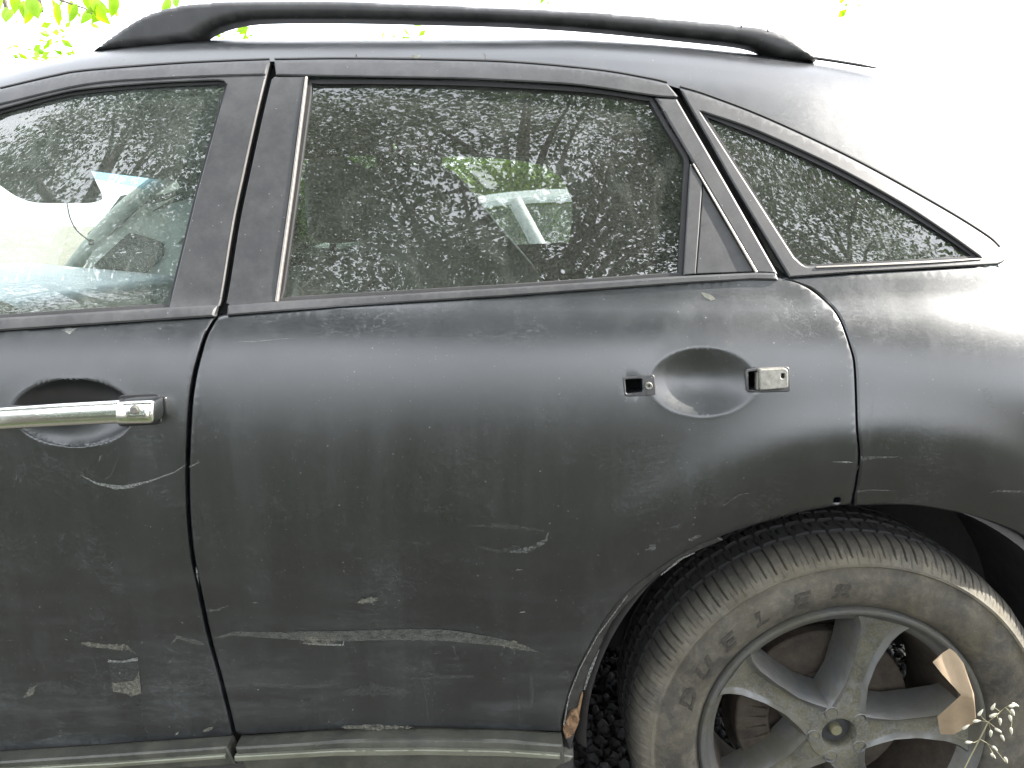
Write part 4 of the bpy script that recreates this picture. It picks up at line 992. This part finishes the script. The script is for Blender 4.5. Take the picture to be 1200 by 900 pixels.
# ------------------------------------------------------------ things near the car
# scrap of brown paper caught on the rim
sc_px = [(1093, 776), (1105, 768), (1115, 762), (1121, 766), (1128, 776), (1134, 806), (1140, 838), (1139, 845), (1128, 858), (1120, 864), (1108, 867), (1105, 858), (1101, 842), (1108, 828), (1121, 809), (1113, 800), (1102, 788)]
sp = [PY(u, v, -.004) for u, v in sc_px]
fx, fz = PY(1125, 808, -.004)
def crump(x, z): return -.020 + .28 * np.abs((z - fz) + .25 * (x - fx)) - .12 * (x - fx) + .0015 * np.sin(x * 160 + z * 60)
scrap = panel('paper_scrap', sp, M['paper'], None, surf=crump, thick=.0006, bevel=0, grid=.005, back=True, ang=60)
tag(scrap, 'torn strip of brown paper stuck across the wheel rim at the right', 'paper scrap')
# seeding grass stalk
def yy_(p, y): q = PY(p[0], p[1], y); return (q[0], y, q[1])
st = empty('grass_stalk', (0.62, -.10, 0)); tag(st, 'thin dry grass stalk with pale seed heads in front of the tyre', 'grass stalk')
def stp(o): o.parent = st; o.matrix_parent_inverse = Matrix.Translation(-st.location)
base = (0.60, -.10, 0.0)
main = [base, (.575, -.10, .15)] + [yy_(p, -.10) for p in Cc([(1128, 905), (1138, 885), (1148, 866), (1158, 846)], 4)]
o = tubeo('stem', main, [.0014] * 2 + [.0009] * (len(main) - 2), M['stalk']); stp(o)
branches = [[(1158, 846), (1168, 838), (1178, 829), (1190, 825)], [(1158, 846), (1150, 845), (1142, 845)], [(1158, 846), (1161, 855), (1161, 864)], [(1158, 846), (1152, 842), (1147, 835)], [(1168, 838), (1171, 846)], [(1178, 829), (1186, 838), (1186, 846)], [(1172, 834), (1164, 828)], [(1178, 829), (1184, 833)],
            [(1148, 866), (1157, 871), (1166, 878), (1178, 893)], [(1157, 871), (1163, 882), (1166, 889)], [(1148, 866), (1142, 870), (1135, 870)], [(1158, 846), (1170, 856), (1175, 862)], [(1186, 846), (1184, 858)]]
heads = [(1190, 826, -25), (1187, 835, -60), (1184, 842, -70), (1185, 857, -75), (1172, 846, -80), (1164, 838, 30), (1145, 845, 5), (1161, 860, -85), (1149, 835, 60), (1136, 870, 0), (1164, 886, -45), (1179, 891, -60), (1175, 865, -60), (1166, 877, -40), (1170, 856, -30), (1187, 827, 10), (1164, 828, 70), (1132, 852, 40)]
for i, b in enumerate(branches):
    pp = [yy_(p, -.10 - .008 * math.sin(i + j)) for j, p in enumerate(Cc(b, 3) if len(b) > 2 else b)]
    stp(tubeo('branch', pp, [.0005] * len(pp), M['stalk'], None, 5))
for i, (u, v_, an) in enumerate(heads):
    c = yy_((u, v_), -.10 - .01 * math.sin(i)); bm = bmesh.new()
    r = bmesh.ops.create_icosphere(bm, subdivisions=2, radius=1)
    for w in bm.verts: w.co = Vector((w.co.x * .0068 * (1 + .0 * w.co.x), w.co.y * .0017 * (1.1 - w.co.x * .6), w.co.z * .0020 * (1.1 - w.co.x * .6)))
    bmesh.ops.rotate(bm, cent=(0, 0, 0), matrix=Matrix.Rotation(-R(an), 3, 'Y'), verts=bm.verts); bmesh.ops.translate(bm, vec=c, verts=bm.verts)
    stp(from_bm('seed_head', bm, M['husk']))
# small dead leaf on the shoulder of the door and bits on the roof edge
def debris(name, u, v_, L, wd, ang, label, cat, mat='dryleaf', off=-.002):
    x, z = P(u, v_); y = float(Ysurf(x, z)) + off
    bm = bmesh.new(); n = 8; up, dn = [], []
    for i in range(n + 1):
        t = i / n; ww = wd * math.sin(math.pi * min(max(t, .02), .98)) ** .8 / 2; xx = (t - .5) * L
        up.append(bm.verts.new((xx, -.0012 * math.sin(math.pi * t), ww))); dn.append(bm.verts.new((xx, -.0020 * math.sin(math.pi * t), -ww)))
    for i in range(n): bm.faces.new((up[i], up[i+1], dn[i+1], dn[i]))
    bmesh.ops.solidify(bm, geom=list(bm.faces), thickness=.0006)
    bmesh.ops.rotate(bm, cent=(0, 0, 0), matrix=Matrix.Rotation(-R(ang), 3, 'Y'), verts=bm.verts); bmesh.ops.translate(bm, vec=(x, y, z), verts=bm.verts)
    tag(from_bm(name, bm, M[mat]), label, cat)
debris('dead_leaf', 830, 347.5, .027, .008, -28, 'small pale dead leaf stuck on the rear door just below the window corner', 'leaf')
debris('dead_leaf', 486, 67, .020, .006, 8, 'pale leaf scrap lying on the roof edge above the rear window', 'leaf')
debris('dry_husk', 569, 67, .013, .003, -60, 'tiny dry husk on the roof edge, right of the pale leaf scrap', 'husk', 'strip')
debris('dry_husk', 418, 65, .007, .003, 80, 'tiny dry husk on the roof edge, left of the pale leaf scrap', 'husk', 'strip')

# ------------------------------------------------------------ ground
def sheet(name, x0, x1, y0, y1, z, mat, n=40, rough=.0):
    xs = np.linspace(x0, x1, n + 1); ys = np.linspace(y0, y1, n + 1); X, Y = np.meshgrid(xs, ys, indexing='ij')
    Z = z + rough * (np.sin(X * 1.3) * np.cos(Y * 1.7) + .5 * np.sin(X * 3.1 + Y * 2.3))
    V = np.stack([X, Y, Z], -1).reshape(-1, 3); F = [(i*(n+1)+j, (i+1)*(n+1)+j, (i+1)*(n+1)+j+1, i*(n+1)+j+1) for i in range(n) for j in range(n)]
    return tag(pyd(name, V, F, mat), None, None, kind='structure')
sheet('ground', -500, 500, -500, 500, -.012, M['ground'], 4)
sheet('gravel_lane', -60, 30, 1.2, 7.5, 0.0, M['lane'], 30)
sheet('shade_toned_soil', -14, 14, -14, 1.2, -.004, M['soil'], 30)  # near ground; the shade of the trees is in its colour
def stones(name, n, x0, x1, y0, y1, s0, s1, mat):
    bm = bmesh.new(); bmesh.ops.create_icosphere(bm, subdivisions=1, radius=1); base = np.array([v.co[:] for v in bm.verts]); fb = np.array([[v.index for v in f.verts] for f in bm.faces]); bm.free()
    V = []; F = []
    px_ = rng.uniform(x0, x1, n); py_ = rng.uniform(y0, y1, n); s = rng.uniform(s0, s1, n)
    for i in range(n):
        b = base * (1 + rng.uniform(-.3, .3, (len(base), 1))) * s[i] * rng.uniform(.6, 1.2, (1, 3)); a = rng.uniform(0, 6.28)
        c, d = math.cos(a), math.sin(a); b = np.stack([b[:, 0]*c - b[:, 1]*d, b[:, 0]*d + b[:, 1]*c, b[:, 2]], 1)
        V.append(b + (px_[i], py_[i], s[i] * .25)); F.append(fb + i * len(base))
    return tag(pyd(name, np.concatenate(V), np.concatenate(F).tolist(), mat, None, False), None, None, kind='stuff')
stones('gravel', 9000, -.1, 1.7, -.1, 1.6, .006, .018, M['stone_shade_toned'])
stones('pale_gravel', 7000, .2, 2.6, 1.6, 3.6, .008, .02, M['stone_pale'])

# ------------------------------------------------------------ leaves, trees
def leafmesh(cen, size, droop=.0, seed=0, aspect=.5):
    g = np.random.default_rng(seed); n = len(cen)
    d = g.normal(size=(n, 3)); d[:, 2] = d[:, 2] * .6 - droop; d /= np.linalg.norm(d, axis=1)[:, None]
    w = np.cross(d, g.normal(size=(n, 3))); w /= np.linalg.norm(w, axis=1)[:, None]; nn_ = np.cross(d, w)
    s = size * g.uniform(.6, 1.3, n)[:, None]
    V = np.stack([cen, cen + d * s * .5 + w * s * aspect * .5 + nn_ * s * .08, cen + d * s, cen + d * s * .5 - w * s * aspect * .5 + nn_ * s * .08], 1).reshape(-1, 3)
    i = np.arange(n)[:, None] * 4
    F = np.concatenate([i + [0, 1, 2], i + [0, 2, 3]], 0)
    return V, F.tolist()
def crown(c, rad, nclump, per, cr, size, seed, shell=.45):
    g = np.random.default_rng(seed); d = g.normal(size=(nclump, 3)); d /= np.linalg.norm(d, axis=1)[:, None]
    r = g.uniform(shell, 1, nclump)[:, None] ** .6; cc = np.array(c) + d * r * np.array(rad)
    p = np.repeat(cc, per, 0) + g.normal(size=(nclump * per, 3)) * cr * np.array([1, 1, .55])
    return cc, leafmesh(p, size, .25, seed)
def tree(loc, h, c, rad, nclump, per, cr, size, label, seed, mat='leaf', group=None):
    t = empty('tree', loc); tag(t, label, 'tree', group)
    def lo(o): o.parent = t; o.matrix_parent_inverse = Matrix.Translation(-t.location); return o
    g = random.Random(seed); b = Vector(loc); top = Vector(c) + Vector((0, 0, -rad[2] * .2))
    pts = [b.lerp(top, k / 6) + Vector((g.uniform(-.12, .12), g.uniform(-.12, .12), 0)) * (k > 0) for k in range(7)]
    lo(tubeo('trunk', pts, [.20 * (1 - .11 * k) * h / 7 for k in range(7)], M['bark'], None, 12))
    cc, (V, F) = crown(c, rad, nclump, per, cr, size, seed)
    bm = bmesh.new()
    for k in range(0, nclump, max(1, nclump // 26)):
        e = Vector(cc[k]); s = pts[3].lerp(pts[6], g.random()); m = s.lerp(e, .5) + Vector((0, 0, .25))
        tube(bm, [s, m, e], [.05, .03, .008], 6)
    lo(from_bm('limbs', bm, M['bark']))
    lo(pyd('crown', V, F, M[mat], None, False))
    return t
#@@TREES@@
GT = 'shade trees on the near side of the car'
tree((-4.6, -6.2, 0), 8, (-4.3, -3.7, 6.5), (3.2, 2.4, 2.5), 210, 250, .33, .08, 'broad leafy tree left of the camera, reflected in the front window', 11)
tree((-.3, -6.4, 0), 8, (.2, -3.6, 6.7), (2.9, 2.4, 2.6), 200, 250, .33, .08, 'tall leafy tree behind the camera, reflected in the rear door glass', 12)
tree((4.8, -6.6, 0), 8, (4.0, -3.9, 6.5), (2.2, 2.2, 2.6), 140, 240, .33, .08, 'thinner leafy tree right of the camera, reflected in the small rear window', 13)
# tree whose twigs hang into the upper left corner
TL = empty('overhanging_tree', (-4.6, 4.6, 0)); tag(TL, 'tree with bright yellow-green leaves hanging into the top left corner', 'tree')
def lo(o): o.parent = TL; o.matrix_parent_inverse = Matrix.Translation(-TL.location); return o
lo(tubeo('trunk', [(-4.6, 4.6, 0), (-4.5, 4.6, 1.6), (-4.2, 4.5, 3.2), (-3.6, 4.2, 4.4)], [.2, .17, .13, .08], M['bark'], None, 12))
def tp(u, v_, D):
    d = ray(u, v_); t = D / d[1]; return np.array(CAM) + d * t
tw = [[(-3.8, 4.3, 4.1), (-3.0, 3.6, 3.6), tuple(tp(-20, -60, 4.2)), tuple(tp(40, -10, 4.0)), tuple(tp(100, 10, 4.0)), tuple(tp(118, 24, 4.0))], [tuple(tp(40, -10, 4.0)), tuple(tp(48, 14, 4.0))], [tuple(tp(-20, -60, 4.2)), tuple(tp(4, -5, 4.1)), tuple(tp(8, 12, 4.1))]]
for t_ in tw: lo(tubeo('twig', t_, [.02 * .6 ** k + .002 for k in range(len(t_))], M['bark'], None, 6))
def leaf_bm(L, wd):
    V = []; F = []; n = 6
    for i in range(n + 1):
        t = i / n; ww = wd * (math.sin(math.pi * t ** .8) ** .9 if 0 < t < 1 else .03); V += [(-ww / 2, -.06 * L * math.sin(math.pi * t) + .1 * ww, -t * L), (0, -.08 * L * math.sin(math.pi * t), -t * L), (ww / 2, -.06 * L * math.sin(math.pi * t) + .1 * ww, -t * L)]
    for i in range(n):
        for j in range(2): a = i * 3 + j; F.append((a, a + 1, a + 4, a + 3))
    me = bpy.data.meshes.new('leaf'); me.from_pydata(V, [], F); me.materials.append(M['leaf_lit']); me.shade_smooth(); return me
LM = leaf_bm(.115, .055)
lv = [(3, -6, 20), (6, 8, -15), (14, 10, 10), (24, -4, 30), (28, 0, 8), (33, -6, -20), (40, 3, 42), (46, 2, 30), (52, 6, -10), (60, -2, -5), (66, 2, 10), (78, -6, 15), (84, 0, 20), (90, 4, 35), (98, -8, -20), (100, -2, -60), (106, 4, -40), (112, 8, 30), (118, 3, 45), (124, 6, 38), (128, -8, 10), (136, -6, 20), (18, -10, 0), (70, -10, 60), (108, -14, -10), (198, -4, 10), (206, -6, -20)]
for i, (u, v_, an) in enumerate(lv):
    p = tp(u, v_, 4.0 + .12 * math.sin(i * 2.3)); o = bpy.data.objects.new('leaf', LM); COL.objects.link(o)
    o.location = p; o.rotation_euler = (R(random.uniform(-35, 35)), R(an), R(random.uniform(-60, 60))); s = random.uniform(.75, 1.15); o.scale = (s, s, s); lo(o)
# faint farther sprays
def spray(pts, D, n, spread, size, seed):
    c = np.concatenate([tp(u, v_, D)[None] + rng.normal(size=(n, 3)) * spread for u, v_ in pts]); return leafmesh(c, size, .4, seed)
V, F = spray([(58, 45), (46, 62), (80, 50), (66, 66), (35, 66)], 9.0, 14, .14, .13, 5); lo(pyd('far_leaves', V, F, M['leaf_lit'], None, False))['kind'] = 'stuff'
V, F = spray([(252, 34), (262, 38), (240, 42), (285, 40)], 6.0, 9, .06, .11, 6); o = lo(pyd('far_leaves', V, F, M['leaf_lit'], None, False)); o['kind'] = 'stuff'
V, F = spray([(478, 30), (462, 24), (640, -2), (992, -2)], 7.0, 6, .05, .11, 8); o = lo(pyd('far_leaves', V, F, M['leaf_lit'], None, False)); o['kind'] = 'stuff'
# bushes and grass beyond the lane
for i, (x, y, rx, rz, lab) in enumerate([(-1.9, 9.2, 2.2, 2.1, 'green bush beyond the white car, seen above its roof'), (1.2, 9.2, 2.3, 1.8, 'tallest green bush beyond the right end of the white car'), (5.5, 9.6, 2.4, 1.6, 'green bush at the far right beyond the lane'),
        (-5.5, -9.5, 3.0, 2.3, 'leftmost bush behind the camera, mirrored in the chrome handle'), (.5, -10.0, 3.2, 2.6, 'middle bush behind the camera on the shaded side'), (6.2, -9.8, 2.8, 2.0, 'rightmost bush behind the camera on the shaded side')]):
    t = empty('bush', (x, y, 0)); tag(t, lab, 'bush')
    def lb(o): o.parent = t; o.matrix_parent_inverse = Matrix.Translation(-t.location)
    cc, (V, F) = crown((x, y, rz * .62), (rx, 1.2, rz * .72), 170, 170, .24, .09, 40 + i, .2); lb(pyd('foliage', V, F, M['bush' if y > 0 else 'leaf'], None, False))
    bm = bmesh.new()
    for k in range(0, 170, 18): tube(bm, [Vector((x, y, 0)), Vector((x, y, .5)).lerp(Vector(cc[k]), .5), Vector(cc[k])], [.03, .02, .006], 5)
    lb(from_bm('stems', bm, M['bark']))
g = np.random.default_rng(3); n = 16000
bx = g.uniform(-4, 8, n); by = g.uniform(7.4, 9.2, n); hh = g.uniform(.15, .5, n); aa = g.uniform(0, 6.28, n); wd = .008
V = np.stack([np.stack([bx - wd*np.cos(aa), by - wd*np.sin(aa), 0*bx], 1), np.stack([bx + wd*np.cos(aa), by + wd*np.sin(aa), 0*bx], 1), np.stack([bx + g.normal(size=n)*.08, by + g.normal(size=n)*.08, hh], 1)], 1).reshape(-1, 3)
tag(pyd('tall_grass', V, (np.arange(n)[:, None]*3 + [0, 1, 2]).tolist(), M['grass'], None, False), None, None, kind='stuff')
n = 9000; bx = g.uniform(-5, 4, n); by = g.uniform(-5.5, -1.6, n); hh = g.uniform(.05, .22, n); aa = g.uniform(0, 6.28, n)
V = np.stack([np.stack([bx - wd*np.cos(aa), by - wd*np.sin(aa), 0*bx], 1), np.stack([bx + wd*np.cos(aa), by + wd*np.sin(aa), 0*bx], 1), np.stack([bx + g.normal(size=n)*.05, by + g.normal(size=n)*.05, hh], 1)], 1).reshape(-1, 3)
tag(pyd('short_grass', V, (np.arange(n)[:, None]*3 + [0, 1, 2]).tolist(), M['grass'], None, False), None, None, kind='stuff')

# ------------------------------------------------------------ the white car beyond
WCAR = empty('white_car', (.2, 3.9, 0)); tag(WCAR, 'white car parked beyond, seen through the windows of the black one', 'car')
def lw(o): o.parent = WCAR; o.matrix_parent_inverse = Matrix.Translation(-WCAR.location); return o
yn, yf = 3.05, 4.75
def sect(pts, y0, y1, inset): return [(x, y0, z) for x, z in pts], [(x, y1, z) for x, z in pts]
body_o = [(-2.35, .32), (-2.42, .62), (-2.30, .84), (-1.50, .95), (-.95, .98), (1.9, 1.02), (2.15, .95), (2.25, .6), (2.2, .32)]
bm = bmesh.new()
def prism(bm, o, y0, y1, bev=.04):
    a = [bm.verts.new((x, y0, z)) for x, z in o]; b = [bm.verts.new((x, y1, z)) for x, z in o]; n = len(o)
    fs_ = [bm.faces.new(a), bm.faces.new(b[::-1])] + [bm.faces.new((a[i], b[i], b[(i+1) % n], a[(i+1) % n])) for i in range(n)]
    return fs_
prism(bm, body_o, yn, yf); bmesh.ops.recalc_face_normals(bm, faces=bm.faces)
bmesh.ops.bevel(bm, geom=list(bm.edges), offset=.06, segments=4, affect='EDGES', profile=.6)
lw(from_bm('body', bm, M['white']))
# cabin: roof slab, pillars, glass
def q3(x, y, z): return Vector((x, y, z))
rf = Cc([(-.55, 1.30), (-.30, 1.385), (.0, 1.435), (.5, 1.455), (1.0, 1.44), (1.45, 1.38)], 5)
bm = bmesh.new(); ny = 10; vv = []
for x, z in rf:
    row = []
    for j in range(ny + 1):
        t = j / ny * 2 - 1; row.append(bm.verts.new((x, 3.9 + t * .66, z - .035 * t * t - (.025 if abs(t) == 1 else 0))))
    vv.append(row)
for i in range(len(vv) - 1):
    for j in range(ny): bm.faces.new((vv[i][j], vv[i+1][j], vv[i+1][j+1], vv[i][j+1]))
bmesh.ops.solidify(bm, geom=list(bm.faces), thickness=.05); bmesh.ops.recalc_face_normals(bm, faces=bm.faces)
lw(from_bm('roof', bm, M['white']))
for s_, ya, yb in ((-1, yn + .04, 3.9 - .645), (1, yf - .04, 3.9 + .645)):
    for (x0, x1, w_) in ((-1.45, -.52, .045), (.24, .02, .035), (1.05, .78, .03), (1.90, 1.42, .06)):
        lw(tubeo('pillar', [(x0, ya, .97), ((x0 + x1) / 2, (ya + yb) / 2, (.97 + float(np.interp(x1, [p[0] for p in rf], [p[1] for p in rf])) - .07) / 2), (x1, yb, float(np.interp(x1, [p[0] for p in rf], [p[1] for p in rf])) - .07)], [w_, w_, w_], M['white'], None, 10))
    zt_ = lambda x: float(np.interp(x, [p[0] for p in rf], [p[1] for p in rf])) - .07
    for (b0, b1, t0, t1) in ((-1.42, .22, -.50, .02), (.26, 1.03, .04, .77), (1.08, 1.86, .80, 1.40)):
        lw(pyd('side_window', [(b0, ya, .98), (b1, ya, .98), (t1, yb, zt_(t1)), (t0, yb, zt_(t0))], [(0, 1, 2, 3)], M['glass_clear'], None, False))
for (xb, xt_, zz) in ((-1.46, -.53, 1.29), (1.91, 1.43, 1.36)):
    lw(pyd('end_window', [(xb, yn + .05, .98), (xb, yf - .05, .98), (xt_, 4.54, zz), (xt_, 3.26, zz)], [(0, 1, 2, 3)], M['glass_clear'], None, False))
for wx in (-1.45, 1.35):
    for wy, rz in ((yn + .01, 0), (yf - .01, math.pi)):
        v, f = lathe([(.19, .0), (.24, -.005), (.29, .0), (.31, .03), (.31, .19), (.2, .2)], 40); o = lw(pyd('tyre', v, f, M['seal'])); o.location = (wx, wy, .31); o.rotation_euler = (0, 0, rz)
        v, f = lathe([(.0001, .03), (.05, .02), (.17, .015), (.195, -.004), (.2, .02)], 30); q = pyd('rim', v, f, M['alloy']); q.parent = o
for yy in (3.3, 4.5): lw(boxo('headlight', (-2.30, yy, .74), (.22, .34, .12), M['headlamp'], None, None, .04))
for yy in (3.2, 4.6): lw(boxo('tail_light', (2.16, yy, .86), (.12, .26, .14), M['lamp'], None, None, .03))
